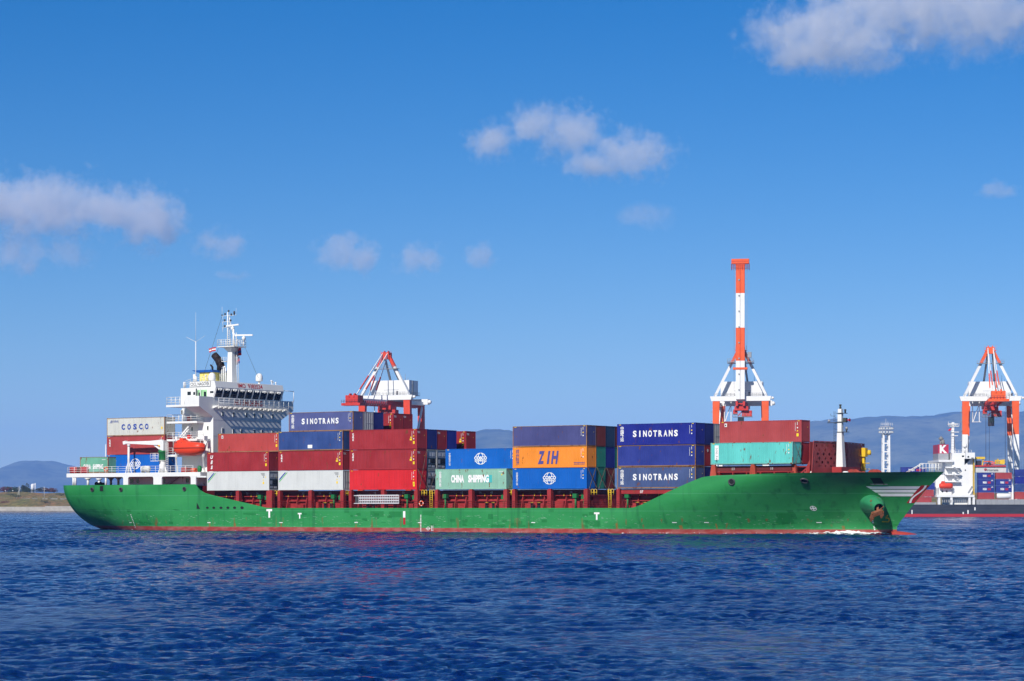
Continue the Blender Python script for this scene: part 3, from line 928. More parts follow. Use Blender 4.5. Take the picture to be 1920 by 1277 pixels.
    y.beam((uu, 19.5, 7.0), (uu, 19.5, 10.6), .45, .45); y.box(uu - .2, uu + .5, 19, 19.8, 10.5, 11.7); y.lathe((uu + .85, 19.5, 10.7), [(.2, 0), (.3, .3), (.2, .7)], 10)
    for q in range(3): y.tube((uu + .3, 19.2, 8 + .8*q), (uu + 1.1, 19.2, 8 + .8*q), .05, .05, 5)
    y.build('store_crane', M_YEL, SHIP)
    # look-out platform and sloping rails at the stem head
    r = MB()
    ub = SU(1771, 11.5)
    a, c = (ub - 4.3, 11.5 - 1.5, 8.15), (ub - 2.7, 11.5 - 1.2, 9.0)
    r.rail([(ub - 2.9, 10.2, 8.15), (ub - .3, 11.3, 8.15), (ub - 2.6, 12.8, 8.15)], 1.15, .04, .42, 2)
    for s in (-.3, .3): r.tube((ub - 5.2, 10.6 + s, 8.0), (ub - 2.6, 10.6 + s, 9.35), .05, .05, 6)
    for q in range(5): r.tube((ub - 5.0 + q*.5, 10.3, 8.1 + q*.26), (ub - 5.0 + q*.5, 10.9, 8.1 + q*.26), .035, .035, 5)
    r.build('bow_rail', M_WHITE2, SHIP)
build_forecastle()
# ------------------------------------------------------------------ poop deck and deckhouse
def build_house():
    # boat deck slab: a white band over the green stern
    w = MB()
    uu = np.linspace(-85.3, -57.0, 30)
    lo, hi = 8.38, 9.0
    vs, fs = [], []
    for u in uu:
        b = hb(u, 7.0) - .02
        vs += [(u, CL - b, lo), (u, CL - b, hi), (u, CL + b, hi), (u, CL + b, lo)]
    for i in range(len(uu) - 1):
        for k in range(4):
            a, c = i*4 + k, i*4 + (k+1) % 4; fs.append((a, a+4, c+4, c))
    fs += [(0, 1, 2, 3), tuple(reversed([(len(uu)-1)*4 + k for k in range(4)]))]
    w.add(vs, fs); BD = w.build('boat_deck', M_WHITE, SHIP)
    s = MB()
    def pillar(x0, x1, flare=.35):
        u0, u1 = SU(x0, -.28), SU(x1, -.28)
        s.prism([(u0, -.27, 7.1), (u1, -.27, 7.1), (u1, -.27, 8.1), (u1 + flare*.3, -.27, 8.30), (u1 + flare, -.27, 8.39), (u0 - flare, -.27, 8.39), (u0 - flare*.3, -.27, 8.30), (u0, -.27, 8.1)], (0, .28, 0)); s.cut()
    pillar(231, 240); pillar(287.5, 303); pillar(357.5, 367)
    s.prism([(SU(367, -.28), -.27, 8.4), (SU(386, -.28), -.27, 8.4), (SU(386, -.28), -.27, 8.15), (SU(367, -.28), -.27, 8.2)], (0, .28, 0)); s.cut()
    for x, r in ((137.5, .16), (141.3, .16), (198.5, .16)): u = SU(x, .1); s.tube((u, .1, 7.0), (u, .1, 8.4), r, r, 10); s.cut()
    for x, v in ((165, 8), (186, 14), (208, 8), (222, 6)):
        u = SU(x, v); s.tube((u, v, 7.0), (u, v, 8.4), .2, .2, 10); s.tube((u, v, 8.0), (u, v, 8.4), .2, .6, 10); s.cut()
    s.build_each('deck_pillar', M_WHITE, BD)
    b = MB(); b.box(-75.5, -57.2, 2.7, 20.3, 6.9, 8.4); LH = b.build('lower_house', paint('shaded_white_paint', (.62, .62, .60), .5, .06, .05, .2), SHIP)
    o = MB()
    for x, wd in ((244, .7), (256, .5), (305, .5), (349, .6)):
        u = SU(x, 2.7); o.box(u, u + wd, 2.66, 2.72, 7.4, 8.1); o.cut()
    o.build_each('window', M_GLASS, LH)
    st = MB(); u = SU(327, 2.0)
    for v in (1.6, 2.3): st.beam((u - 1.6, v, 7.0), (u + .9, v, 8.4), .06, .18)
    for k in range(6): st.box(u - 1.4 + .42*k, u - 1.15 + .42*k, 1.6, 2.3, 7.15 + .23*k, 7.18 + .23*k)
    st.build('stair', M_GREY, SHIP)
    win = MB()
    for u, v, z in ((-84, 6, 7), (-82, 12, 7), (-79.5, 8, 7), (-81, 16, 7), (-78, 13, 7)):
        win.lathe((u, v, 7.35), [(.4, -.5), (.4, -.42), (.22, -.4), (.22, .4), (.4, .42), (.4, .5)], 12, 0, 'x'); win.box(u - .7, u + .6, v + .3, v + .8, 6.9, 7.6); win.cut()
    win.build_each('mooring_winch', M_DGREY, SHIP)
    r = MB()
    vq = lambda u: CL - hb(u, 7.0) + .08
    pts = [(u, vq(u), 9.0) for u in (-85.1, -82, -78, -74, -70.6)]
    r.rail(pts, 1.0, .035, 1.45, 3); r.rail([(-69.3, -.15, 9.0), (-58.6, -.15, 9.0)], 1.0, .035, 1.5, 3)
    r.rail([(-85.1, vq(-85.1), 9.0), (-85.1, 23 - vq(-85.1), 9.0)], 1.0, .035, 1.8, 3)
    r.build('guard_rail', M_WHITE2, BD)

    UF, UA, VS, VP = -57.5, -65.0, 3.3, 19.9           # deckhouse block
    h = MB()
    h.box(-60.6, UF, VS, VP, 6.9, 19.1)
    h.box(UA, -60.6, VS + 1.3, VP - 1.3, 8.9, 19.1)
    DH = h.build('deckhouse', M_WHITE, SHIP)
    sm = MB()                                          # plate seams of the front wall
    for z in (9.6, 12.1, 14.6, 17.1): sm.box(UF, UF + .015, VS + .02, VP - .02, z, z + .05)
    sm.build('plate_seams', plain('grey_seam', (.45, .45, .46), .6), DH)
    # windows of the front and side
    def window(u0, u1, v0, v1, z0, z1, axis):
        f = MB()
        if axis == 'u':
            f.box(u0, u0 + .05, v0 - .07, v1 + .07, z0 - .07, z1 + .07, 0); f.box(u0 + .045, u0 + .06, v0, v1, z0, z1, 1)
        else:
            f.box(u0 - .07, u1 + .07, v0 - .05, v0, z0 - .07, z1 + .07, 0); f.box(u0, u1, v0 - .06, v0 - .045, z0, z1, 1)
        f.build('window', [M_WHITE2, M_GLASS], DH)
    for cx in (762, 908, 1078, 1185, 1288, 1427):
        v = SV(310 + cx/7.096, UF); window(UF, 0, v - .17, v + .17, 17.75, 18.45, 'u')
    for cx in (762, 905, 1012, 1182, 1287, 1427):
        v = SV(310 + cx/7.096, UF); window(UF, 0, v - .17, v + .17, 15.15, 15.85, 'u')
    for x, y, v in ((390.5, 771, VS), (390, 802.5, VS), (341.5, 773, VS + 1.3), (360.5, 804, VS + 1.3), (341, 838, VS + 1.3)):
        u = SU(x, v); z = SZ(y, u, v); window(u - .14, u + .14, v, 0, z - .3, z + .3, 'v')
    # side galleries with rails, ladders and hose boxes
    for z in (11.6, 14.0, 16.75):
        g = MB(); g.box(-65.6, -59.4, 1.7, VS + 1.3 if z < 0 else VS + 1.29, z - .12, z + .18)
        GD = g.build('gallery', M_WHITE, SHIP)
        g = MB(); g.rail([(-65.55, 4.4, z + .18), (-65.55, 1.75, z + .18), (-59.45, 1.75, z + .18), (-59.45, 3.2, z + .18)], 1.05, .035, 1.2, 3)
        g.build('guard_rail', M_WHITE2, GD)
        k = MB(); k.box(-63.6, -63.0, 4.2, 4.58, z + .3, z + 1.0); k.cut(); k.box(-61.0, -60.8, 4.2, 4.58, z + .5, z + 1.1); k.build_each('hose_box', M_MARKR, GD)
    for z in (11.8, 14.2):
        l = MB()
        for v in (2.4, 3.0): l.beam((-63.9, v, z), (-61.2, v, z + 2.45), .07, .2)
        for q in range(8): l.box(-63.75 + .34*q, -63.5 + .34*q, 2.4, 3.0, z + .2 + .3*q, z + .23 + .3*q)
        l.build('ladder', M_WHITE2, DH)
    p = MB(); p.tube((-60.9, 3.9, 9), (-60.9, 3.9, 19), .06, .06, 6); p.build('fire_main', M_MARKR, DH)

    # bridge deck, wings and front walkway
    d = MB()
    d.box(-64.2, UF, .0, 23.0, 19.1, 19.42)
    d.prism([(-60.4, .05, 19.1), (-60.4, 3.29, 17.55), (-60.4, 3.29, 19.1)], (2.9, 0, 0))
    d.prism([(-60.4, 22.95, 19.1), (-60.4, 19.91, 19.1), (-60.4, 19.91, 17.55)], (2.9, 0, 0))
    BR = d.build('bridge_deck', M_WHITE, SHIP)
    wg = MB()
    for v0, v1 in ((0.0, .1), (22.9, 23.0)): wg.box(-60.4, UF, v0, v1, 19.42, 20.70)
    for v0, v1 in ((.1, 3.2), (19.95, 22.9)): wg.box(UF - .1, UF, v0, v1, 19.42, 20.66)
    wg.build('wing_bulwark', M_WHITE, BR)
    wr = MB()
    wr.rail([(-60.5, .05, 19.42), (-64.1, .05, 19.42), (-64.1, 4, 19.42)], 1.2, .035, .9, 3)
    wr.rail([(-60.5, 22.95, 19.42), (-64.1, 22.95, 19.42)], 1.2, .035, .9, 3)
    wr.path([(-57.6, 20.3, 20.7), (-57.6, 20.3, 22.3), (-57.6, 23.2, 22.3), (-57.6, 23.2, 20.6)], .05, 6)
    wr.build('wing_rail', M_WHITE2, BR)
    f = MB()
    for k in range(4): f.box(UF + .08 + .33*k, UF + .19 + .33*k, VS - .2, VP + .35, 19.30, 19.36)
    nb = 14
    for k in range(nb + 1):
        v = VS - .1 + (VP + .3 - VS) * k / nb
        f.box(UF + .01, UF + 1.28, v - .04, v + .04, 19.24, 19.30)
        f.prism([(UF + .01, v - .05, 19.24), (UF + 1.28, v - .05, 19.24), (UF + .01, v - .05, 18.85)], (0, .1, 0))
    f.box(UF + 1.22, UF + 1.30, VS - .2, VP + .35, 19.24, 19.42)
    FW = f.build('front_walkway', M_WHITE, SHIP)
    f = MB(); f.rail([(UF + 1.26, VS - .15, 19.36), (UF + 1.26, VP + .3, 19.36)], 1.1, .04, 1.21, 3); f.build('guard_rail', M_WHITE2, FW)

    # wheelhouse: raked front with nine windows under a deep fascia
    UB = -62.3
    prof = [(UB, 19.42), (UF, 19.42), (UF, 20.62), (UF + .48, 21.98), (UF + .55, 22.15), (UF + .28, 23.10), (UF - .2, 23.16), (UB, 22.6)]
    wh = MB(); wh.prism([(u, VS, z) for u, z in prof][::-1], (0, VP - VS, 0)); WH = wh.build('wheelhouse', M_WHITE, SHIP)
    wd = MB(); wf = MB()
    nwin = 9
    du, dz = .48, 1.36
    for k in range(nwin):
        v0 = VS + .25 + (VP - VS - .5) * k / nwin; v1 = VS + .25 + (VP - VS - .5) * (k + 1) / nwin - .22
        q = lambda v, t, off: (UF + du*t + off, v, 20.62 + dz*t)
        wd = MB(); wd.quad(q(v0 + .1, .05, .03), q(v1, .05, .03), q(v1, .93, .03), q(v0 + .1, .93, .03))
        wd.build('window', M_GLASS, WH)
        wf.beam(q(v0 - .05, 0, .05), q(v0 - .05, 1, .05), .16, .10)
        for j in range(3):                             # wipers' boxes under the fascia
            wf.box(UF + du + .05, UF + du + .22, v0 + .3 + .35*j, v0 + .40 + .35*j, 21.72 - .1*(j % 2), 22.0)
    wf.box(UF + .0, UF + .10, VS + .05, VP - .05, 20.52, 20.62)
    wf.build('window_mullions', M_WHITE2, WH)
    sw = MB()
    for x0, x1, y0, y1 in ((351.5, 358, 734.5, 741), (362.5, 366, 735, 740.5), (394, 400.3, 733.5, 737)):
        u0, u1 = SU(x0, VS), SU(x1, VS); sw.box(u0, u1, VS - .03, VS, SZ(y1, u0, VS), SZ(y0, u0, VS), 0); sw.cut()
    u0, u1 = SU(370, VS), SU(388, VS); sw.box(u0, u1, VS - .04, VS, 19.6, 21.8, 1); sw.box(u0 + .3, u0 + .7, VS - .06, VS - .04, 20.3, 21.4, 0); sw.box(u1 - .6, u1 - .1, VS - .06, VS - .04, 19.7, 21.5, 0)
    sw.box(SU(371, VS), SU(372.5, VS), VS - .5, VS - .4, 19.5, 22); sw.box(SU(379, VS), SU(380, VS), VS - .5, VS - .4, 19.5, 22, 2)
    sw.build_each('side_window', [M_GLASS, plain('pale_green_door', (.36, .66, .34), .5), M_WHITE2], WH)
    np_ = MB(); u0, u1 = -62.15, -58.05
    np_.box(u0, u1, VS - .12, VS - .06, 22.35, 23.08, 0); np_.box(u0 - .05, u1 + .05, VS - .10, VS - .05, 22.30, 23.13, 2)
    np_.text('CSCL NAGOYA', ((u0+u1)/2, VS - .135, 22.72), .46, width=3.8, mi=1, bold=.012)
    np_.build('name_board', [M_WHITE2, M_MARKB, M_GREY], WH)
    tx = MB()
    fdir = Vector((UF + .28, 0, 23.10)) - Vector((UF + .55, 0, 22.15)); fdir.normalize()
    v0, v1 = SV(446, UF + .4), SV(491.5, UF + .4)
    tx.text('IMO  9383534', Vector((UF + .415, (v0+v1)/2, 22.62)) + Vector((.03, 0, .01)), .66, (0, 1, 0), fdir, width=(v1-v0), bold=.012)
    v0, v1 = SV(439, UF), SV(492, UF)
    tx.text('NO SMOKING', (UF + .02, (v0+v1)/2, 20.0), .80, (0, 1, 0), width=(v1-v0), bold=.03)
    tx.build('lettering', M_MARKR, WH)
    rr = MB(); rr.rail([(-58.6, VS + .1, 23.0), (UB + .1, VS + .1, 22.6), (UB - 1.3, VS + .1, 22.2)], .95, .03, 1.1, 3)
    rr.build('roof_rail', M_WHITE2, WH)
    bt = MB(); bt.box(-64.1, UB, VS, VP, 19.42, 22.15); bt.build('bridge_back_house', M_WHITE, SHIP)
    pt = MB()
    for x, y0, y1 in ((346, 717, 727), (364.5, 702, 718), (367, 706, 718)):
        u = SU(x, 3.8); pt.tube((u, 3.8, SZ(y1, u, 3.8)), (u, 3.8, SZ(y0, u, 3.8)), .22, .22, 10); pt.cut()
    pt.build_each('roof_vent', M_WHITE2, WH)

    # masts and aerials
    def pole(name, pts, r, mat=M_WHITE2):
        m = MB()
        for (a, b), rad in zip(zip(pts, pts[1:]), r): m.tube(a, b, rad, rad, 8)
        return m.build(name, mat, SHIP)
    uw = SU(367, 3.8)
    zz = lambda y: SZ(y, uw, 3.8)
    a = MB(); a.tube((uw, 3.8, zz(718)), (uw, 3.8, zz(640)), .085, .06, 8); a.tube((uw, 3.8, zz(640)), (uw, 3.8, zz(585)), .03, .012, 6)
    a.tube((uw, 3.8, zz(641)), (uw - 1.95, 3.8, zz(631)), .035, .02, 6); a.tube((uw, 3.8, zz(641)), (uw + 1.95, 3.8, zz(630)), .02, .01, 6)
    a.build('whip_aerial', M_WHITE2, SHIP)
    UM, VM = -60.9, 11.7
    Y = lambda y: SZ(y, UM, VM)
    c = MB(); c.beam((UM, VM, 22.6), (UM, VM, Y(656)), 1.25, 1.25, 0, .80, .80); c.beam((UM, VM, Y(660)), (UM, VM, Y(652)), .8, .8, 0, 2.2, 1.6)
    for q in (.35, .75): c.tube((UM + .9, VM + q, 22.6), (UM + .75, VM + q*.7, Y(652)), .05, .05, 6)
    MM = c.build('main_mast', M_WHITE, SHIP)
    c = MB(); c.box(UM - 1.75, UM + 1.75, VM - 1.5, VM + 1.5, Y(651.5), Y(650))
    c.box(UM - 1.6, UM - .5, VM - .6, VM + .6, Y(678), Y(677))
    c.build('mast_platform', M_WHITE, MM)
    c = MB(); z = Y(650); c.rail([(UM-1.7, VM-1.45, z), (UM+1.7, VM-1.45, z), (UM+1.7, VM+1.45, z), (UM-1.7, VM+1.45, z), (UM-1.7, VM-1.45, z)], 1.05, .035, .8, 3)
    c.rail([(UM-1.6, VM-.6, Y(677)), (UM-.6, VM-.6, Y(677))], .6, .03, .5, 2)
    c.build('mast_rail', M_WHITE2, MM)
    c = MB(); ux = UM - .55; t = Y(585)
    c.tube((ux, VM - .3, Y(651)), (ux, VM - .3, t), .11, .08, 8); c.tube((ux + .05, VM + .35, Y(651)), (ux, VM, t - .3), .07, .06, 8)
    c.tube((ux + 1.35, VM, Y(651)), (ux + .1, VM, Y(594)), .075, .06, 8); c.tube((ux + 2.2, VM, Y(645)), (ux + .9, VM, Y(622)), .05, .05, 8)
    c.tube((ux + .95, VM, Y(650)), (ux + .95, VM, Y(617)), .16, .13, 8); c.tube((ux + 1.35, VM + .2, Y(650)), (ux + 1.35, VM + .2, Y(624)), .06, .06, 8)
    for y in (592, 603, 613.5): c.tube((ux - 1.15, VM - .3, Y(y)), (ux + 1.15 if y < 600 else ux + .7, VM - .3, Y(y)), .04, .04, 6); c.tube((ux - 1.0, VM - .3, Y(y)), (ux - 1.0, VM - .3, Y(y + 9)), .03, .03, 5)
    for k in range(9): c.tube((ux, VM - .3, Y(645 - 4*k)), (ux + .35, VM - .3, Y(645 - 4*k)), .025, .025, 5)
    c.path([(ux - 1.15, VM - .3, Y(592)), (ux - 1.15, VM - .3, Y(574.5))], .018, 5); c.path([(ux + 1.75, VM - .3, Y(591)), (ux + 1.75, VM - .3, Y(578))], .015, 5)
    c.tube((ux + .3, VM, Y(592)), (ux + 1.75, VM - .3, Y(591)), .035, .035, 5)
    c.build('topmast', M_WHITE2, MM)
    c = MB()
    for du, y in ((-.55, 590.5), (.75, 592), (-.6, 602), (.6, 603), (-.6, 613)): c.lathe((ux + du, VM - .3, Y(y)), [(.10, 0), (.14, .08), (.14, .28), (.06, .34)], 8); c.cut()
    c.lathe((ux + .2, VM - .3, t), [(.1, 0), (.15, .15), (.1, .3)], 8); c.cut(); c.lathe((ux + 1.35, VM - .3, Y(591)), [(.12, 0), (.14, .35), (.14, .55), (.06, .6)], 8); c.cut(); c.box(ux - 1.3, ux - 1.0, VM - .4, VM - .2, Y(591), Y(589.5))
    c.build_each('signal_lamp', M_DGREY, MM)
    for name, x, y, ln, tilt in (('radar_scanner', 436, 610, 2.0, .12), ('radar_scanner', 457, 628.5, 2.9, 0.0)):
        u = SU(x, VM); z = SZ(y, u, VM); c = MB()
        dirv = Vector((math.cos(.5), math.sin(.5), tilt)).normalized() if tilt else Vector((.9, .43, 0)).normalized()
        c.beam(Vector((u, VM, z)) - dirv*ln/2, Vector((u, VM, z)) + dirv*ln/2, .30, .24)
        c.lathe((u, VM, z - .75), [(.12, -.3), (.14, 0), (.30, .12), (.30, .4), (.16, .5), (.14, .66)], 10)
        c.build(name, M_WHITE2, MM)
    c = MB(); v = VM; u2 = SU(457, VM); c.tube((u2, v, Y(650)), (u2, v, Y(636)), .10, .10, 8); c.build('radar_post', M_WHITE2, MM)
    for x, y0, y1, uq in ((397.5, 714, 698.5, -60.2), (486, 715, 700, -58.9)):
        v = SV(x, uq); z0, z1 = SZ(y0, uq, v), SZ(y1, uq, v); r = .56; c = MB(); hgt = z1 - z0
        c.lathe((uq, v, z0), [(r*.92, 0), (r, .06), (r, hgt*.5), (r*.92, hgt*.70), (r*.7, hgt*.88), (r*.36, hgt*.97), (.05, hgt)], 18)
        c.tube((uq, v, 22.9), (uq, v, z0), .16, .2, 8); c.build('radome', M_WHITE2, SHIP)
    c = MB()
    for x, y0, y1, r in ((385.8, 714, 706, .05), (509, 722, 716, .06), (511.5, 722, 718, .05), (517, 722, 719.5, .09)):
        u = -58.4; v = SV(x, u); z = SZ(y0, u, v); z1 = SZ(y1, u, v); c.tube((u, v, 22.8), (u, v, z1), r, r, 6); c.lathe((u, v, z1), [(.05, 0), (.16, .1), (.14, .22), (.03, .28)], 8); c.cut()
    c.build_each('small_aerial', M_WHITE2, WH)
    c = MB(); v = SV(454.5, -58.6); c.lathe((-58.6, v, 22.95), [(.3, 0), (.26, .16), (.05, .26)], 10); c.build('green_cover', M_GREEN2, SHIP)
    st = MB()
    for a, b in (((UM-1.15-.55, VM-.3, Y(592)), (-63.0, SV(374, -63), 22.4)), ((UM-1.6, VM-1.3, Y(653)), (-62.0, SV(385, -62), 22.8)), ((UM+1.7, VM+1.3, Y(652)), (-58.6, SV(484, -58.6), 24.2))): st.tube(a, b, .022, .022, 5); st.cut()
    st.build_each('halyard', M_DGREY, MM)

    # funnel
    fn = MB(); u0, u1 = -66.6, -63.2
    fn.box(-65.7, -63.2, 9.6, 13.6, 19, 24.95, 0)
    FN = fn.build('funnel', M_YEL2, SHIP)
    fn = MB(); fn.prism([(-67.1, 9.3, 25.32), (-66.0, 9.3, 24.95), (-62.9, 9.3, 24.95), (-62.9, 9.3, 25.32)], (0, 4.6, 0)); fn.build('funnel_cap', M_BLUE2, FN)
    ex = MB(); q = SU(414, 11.5)
    ex.tube((q, 11.5, 25.3), (q, 11.5, 26.2), .62, .62, 14); ex.tube((q, 11.5, 26.1), (q - .55, 11.5, 27.1), .62, .60, 14); ex.tube((q - .5, 11.5, 27.0), (q - 1.35, 11.5, 27.8), .60, .56, 14)
    ex.tube((q - 1.2, 10.9, 25.4), (q - 1.2, 10.9, 25.9), .15, .15, 8); ex.tube((q - 1.2, 10.9, 25.85), (q - 1.6, 10.9, 26.2), .15, .14, 8); ex.tube((q + .3, 10.4, 25.4), (q + .9, 10.4, 26.4), .2, .2, 8)
    ex.build('exhaust_pipe', plain('soot_black', (.02, .012, .012), .7), FN)
    pv = MB()
    for i in range(3):
        u = -62.8 + .5*i; v = SV(413 + 3.2*i, u); pv.path([(u, v, 22.5), (u, v, 25.6), (u + .18, v, 25.9), (u + .36, v, 25.6), (u + .36, v, 22.5)], .09, 8); pv.cut()
    pv.build_each('vent_pipe', M_WHITE, SHIP)
    # boat davits
    for ud in (-63.7, -58.2):
        dv = MB(); pts = [(ud, 3.4, 14.2), (ud + .3, 2.2, 13.7), (ud + .55, 1.4, 12.4), (ud + .45, 1.2, 11.4), (ud - .1, 2.0, 10.0), (ud - .5, 2.7, 9.0)]
        for a, b in zip(pts, pts[1:]): dv.beam(a, b, .22, .30)
        dv.tube((ud + .1, 1.0, 12.9), (ud + .1, 1.0, 14.5), .05, .05, 6); dv.box(ud - .15, ud + .35, 1.6, 2.4, 13.9, 14.6)
        dv.build('boat_davit', M_WHITE, SHIP)
    mk = MB(); mk.box(-62.2, -61.0, 1.2, 2.2, 9.0, 9.8, 0); mk.cut(); mk.lathe((-60.0, 1.2, 9.3), [(.35, 0), (.35, .9)], 12, 1, 'x'); mk.cut(); mk.lathe((-57.9, .6, 9.0), [(.25, 0), (.36, .3), (.36, .8), (.15, 1.0)], 12, 2)
    mk.build_each('davit_winch', [M_RED, M_ORANGE2, M_GREEN2], SHIP)
    # provision crane
    uc, vc = SU(304.5, 1.1), 1.1
    zc = lambda y: SZ(y, uc, vc)
    k = MB(); k.tube((uc, vc, 9.0), (uc, vc, zc(864)), .52, .48, 16); k.lathe((uc, vc, zc(864)), [(.62, 0), (.62, .08)], 16)
    for a in range(4): k.prism([(uc + math.cos(a*1.57)*.5, vc + math.sin(a*1.57)*.5, 9.0), (uc + math.cos(a*1.57)*.95, vc + math.sin(a*1.57)*.95, 9.0), (uc + math.cos(a*1.57)*.5, vc + math.sin(a*1.57)*.5, 9.9)], (.06, .06, 0))
    PC = k.build('provision_crane', M_WHITE, SHIP)
    k = MB(); k.lathe((uc, vc, zc(863)), [(.52, 0), (.55, .1), (.55, 1.2), (.66, 1.25), (.66, 1.45), (.45, 1.6), (.45, 1.75)], 16); k.build('slew_drum', M_GREEN2, PC)
    k = MB(); k.box(uc - .1, uc + .6, vc - .45, vc + .45, zc(845), zc(826))
    ut = SU(235, 1.1)
    k.beam((uc + .1, vc, zc(829.5)), (uc - 2.2, vc, zc(830)), .55, .85, 0, .55, .62); k.beam((uc - 2.2, vc, zc(830)), (ut, vc, zc(828.5)), .55, .62, 0, .36, .30)
    k.beam((ut + .3, vc, zc(828)), (ut - .3, vc, zc(829.5)), .5, .5); k.beam((uc - .3, vc, zc(843)), (uc - 1.7, vc, zc(833.5)), .22, .26)
    k.tube((ut + .75, vc, zc(832)), (ut + .75, vc, zc(836)), .3, .2, 10)
    k.build('jib', M_WHITE, PC)
    k = MB(); ur = SU(241.3, 1.1)
    k.tube((ur, vc, 9.0), (ur, vc, zc(835)), .20, .17, 10)
    for s in (-.62, .62): k.beam((ur + s, vc, 9.0), (ur, vc, zc(862)), .14)
    k.build('jib_rest', M_WHITE, SHIP)
    k = MB(); z = zc(864); k.box(uc - 1.5, uc + .1, vc - 1.1, vc + .2, z - .08, z); k.rail([(uc - 1.5, vc + .1, z), (uc - 1.5, vc - 1.1, z), (uc + .1, vc - 1.1, z)], 1.15, .04, .75, 3)
    for s in (-.2, .2): k.tube((uc + .95 + s, vc, 9.0), (uc + .95 + s, vc, zc(830)), .04, .04, 6)
    for q in range(16): k.tube((uc + .75, vc, 9.2 + .3*q), (uc + 1.15, vc, 9.2 + .3*q), .025, .025, 5)
    k.build('guard_rail', M_WHITE2, PC)
    fs = MB(); u = SU(198.3, 11.5); z0 = 8.0; fs.tube((u, 11.5, 9.0), (u, 11.5, SZ(833, u, 11.5)), .09, .06, 8); fs.build('flag_staff', M_WHITE2, SHIP)
build_house()

# ------------------------------------------------------------------ loose gear carried by the ship: things of their own
def ship_loc(u, v, z):
    """world place of a point given in the ship's frame"""
    return Vector((u*CT + v*ST, Z0 - u*ST + v*CT, z))
def lifeboat():
    root = empty('lifeboat', ship_loc(SU(355.5, 1.0), 1.0, SZ(856, -61, 1.0)), -TH)
    tag(root, 'orange enclosed lifeboat hung beside the white deckhouse of the green ship', 'lifeboat')
    Lh = 3.05
    def loft(prof, z_of, w_of, n=22, k=14):
        vs, fs = [], []
        for i in range(n + 1):
            s = -1 + 2*i/n; x = s*Lh
            for j in range(k + 1):
                t = j/k; vs.append((x, *prof(s, t)))
        for i in range(n):
            for j in range(k): a = i*(k+1)+j; fs.append((a, a+k+1, a+k+2, a+1))
        return MB().add(vs, fs, 0, True)
    wid = lambda s: 1.18 * (1 - abs(s)**3.4)**.55 if abs(s) < 1 else 0
    def lower(s, t):
        a = math.pi*t; w = max(.06, wid(s)); d = 1.15 * (1 - abs(s)**4 * .75)
        return (-w*math.cos(a)*(1 if True else 0), 1.28 - d*math.sin(a)**.8)
    def upper(s, t):
        a = math.pi*t; w = max(.06, wid(s))
        hgt = float(np.interp(s, [-1, -.86, -.62, -.25, -.05, .25, .9, 1], [.15, 1.05, 1.35, 1.30, 1.02, .98, .72, .1]))
        ca = math.cos(a); return (-w*math.copysign(abs(ca)**.75, ca), 1.30 + hgt*math.sin(a)**.7)
    loft(lower, None, None).build('boat_hull', M_ORANGE, root)
    loft(upper, None, None).build('canopy', M_ORANGE, root)
    b = MB(); pts = []
    for i in range(41):
        s = -1 + 2*i/40; pts.append((s*Lh, -max(.06, wid(s)) - .03, 1.29))
    b.path(pts, .05, 6); b.build('fender', plain('dark_rope', (.10, .02, .02), .7), root)
    w = MB()
    for x, z in ((-1.9, 2.1), (-.8, 2.05), (.4, 1.75), (1.5, 1.65)): w.ring((x, -1.12 + abs(x)*.09, z), 0, .13, 10, 0)
    w.build('porthole', M_GLASS, root)
    h = MB(); h.box(-1.7, -1.0, -.4, .4, 2.5, 2.85); h.build('hatch', M_ORANGE, root)
lifeboat()

def loose(name, label, cat, u, v, z, fn, mats, group=None):
    m = MB(); fn(m)
    o = m.build(name, mats, None, ship_loc(u, v, z), (0, 0, -TH))
    return tag(o, label, cat, group)
M_RAFT = plain('raft_white', (.74, .73, .68), .4)
M_REDBOX = paint('red_locker_paint', (.42, .03, .03), .45, .1, .05, .2)
def raft(m):
    m.lathe((-.85, 0, .62), [(.05, 0), (.38, .08), (.46, .22), (.46, .82), (.49, .83), (.49, .89), (.46, .90), (.46, 1.5), (.38, 1.64), (.05, 1.72)], 16, 0, 'x')
    for s in (-.5, .5): m.box(s - .06, s + .06, -.4, .4, 0, .25, 1)
loose('life_raft_canister', 'white barrel shaped life raft canister on the stern boat deck', 'life raft', SU(273, .6), .6, 9.0, raft, [M_RAFT, M_GREY])
def redbox(m):
    m.box(-.75, .75, -.6, .6, .12, 1.02); m.prism([(-.78, -.63, 1.02), (.78, -.63, 1.02), (.78, .63, 1.02), (-.78, .63, 1.02)], (0, 0, .06)); m.box(-.6, -.5, -.6, .6, 0, .12); m.box(.5, .6, -.6, .6, 0, .12)
loose('red_locker', 'red deck locker at the very stern behind the white rail', 'locker', SU(142, 1.4) , 1.4, 9.0, redbox, M_REDBOX, 'red lockers on the stern boat deck')
loose('red_locker', 'red deck locker in front of the small green container at the stern', 'locker', SU(162, 1.2), 1.2, 9.0, redbox, M_REDBOX, 'red lockers on the stern boat deck')
def buoy(m):
    K, k = 20, 8; vs, fs = [], []
    for i in range(K):
        a = 2*math.pi*i/K
        for j in range(k):
            b = 2*math.pi*j/k; r = .33 + .09*math.cos(b); vs.append((r*math.cos(a), -.09*math.sin(b), r*math.sin(a)))
    for i in range(K):
        for j in range(k):
            m.add([], [])
            fs.append((i*k+j, ((i+1)%K)*k+j, ((i+1)%K)*k+(j+1)%k, i*k+(j+1)%k))
    n0 = len(m.f); m.add(vs, fs, 0, True)
    for i in range(K):
        if i % 5 == 0:
            for j in range(k): m.m[n0 + i*k + j] = 1
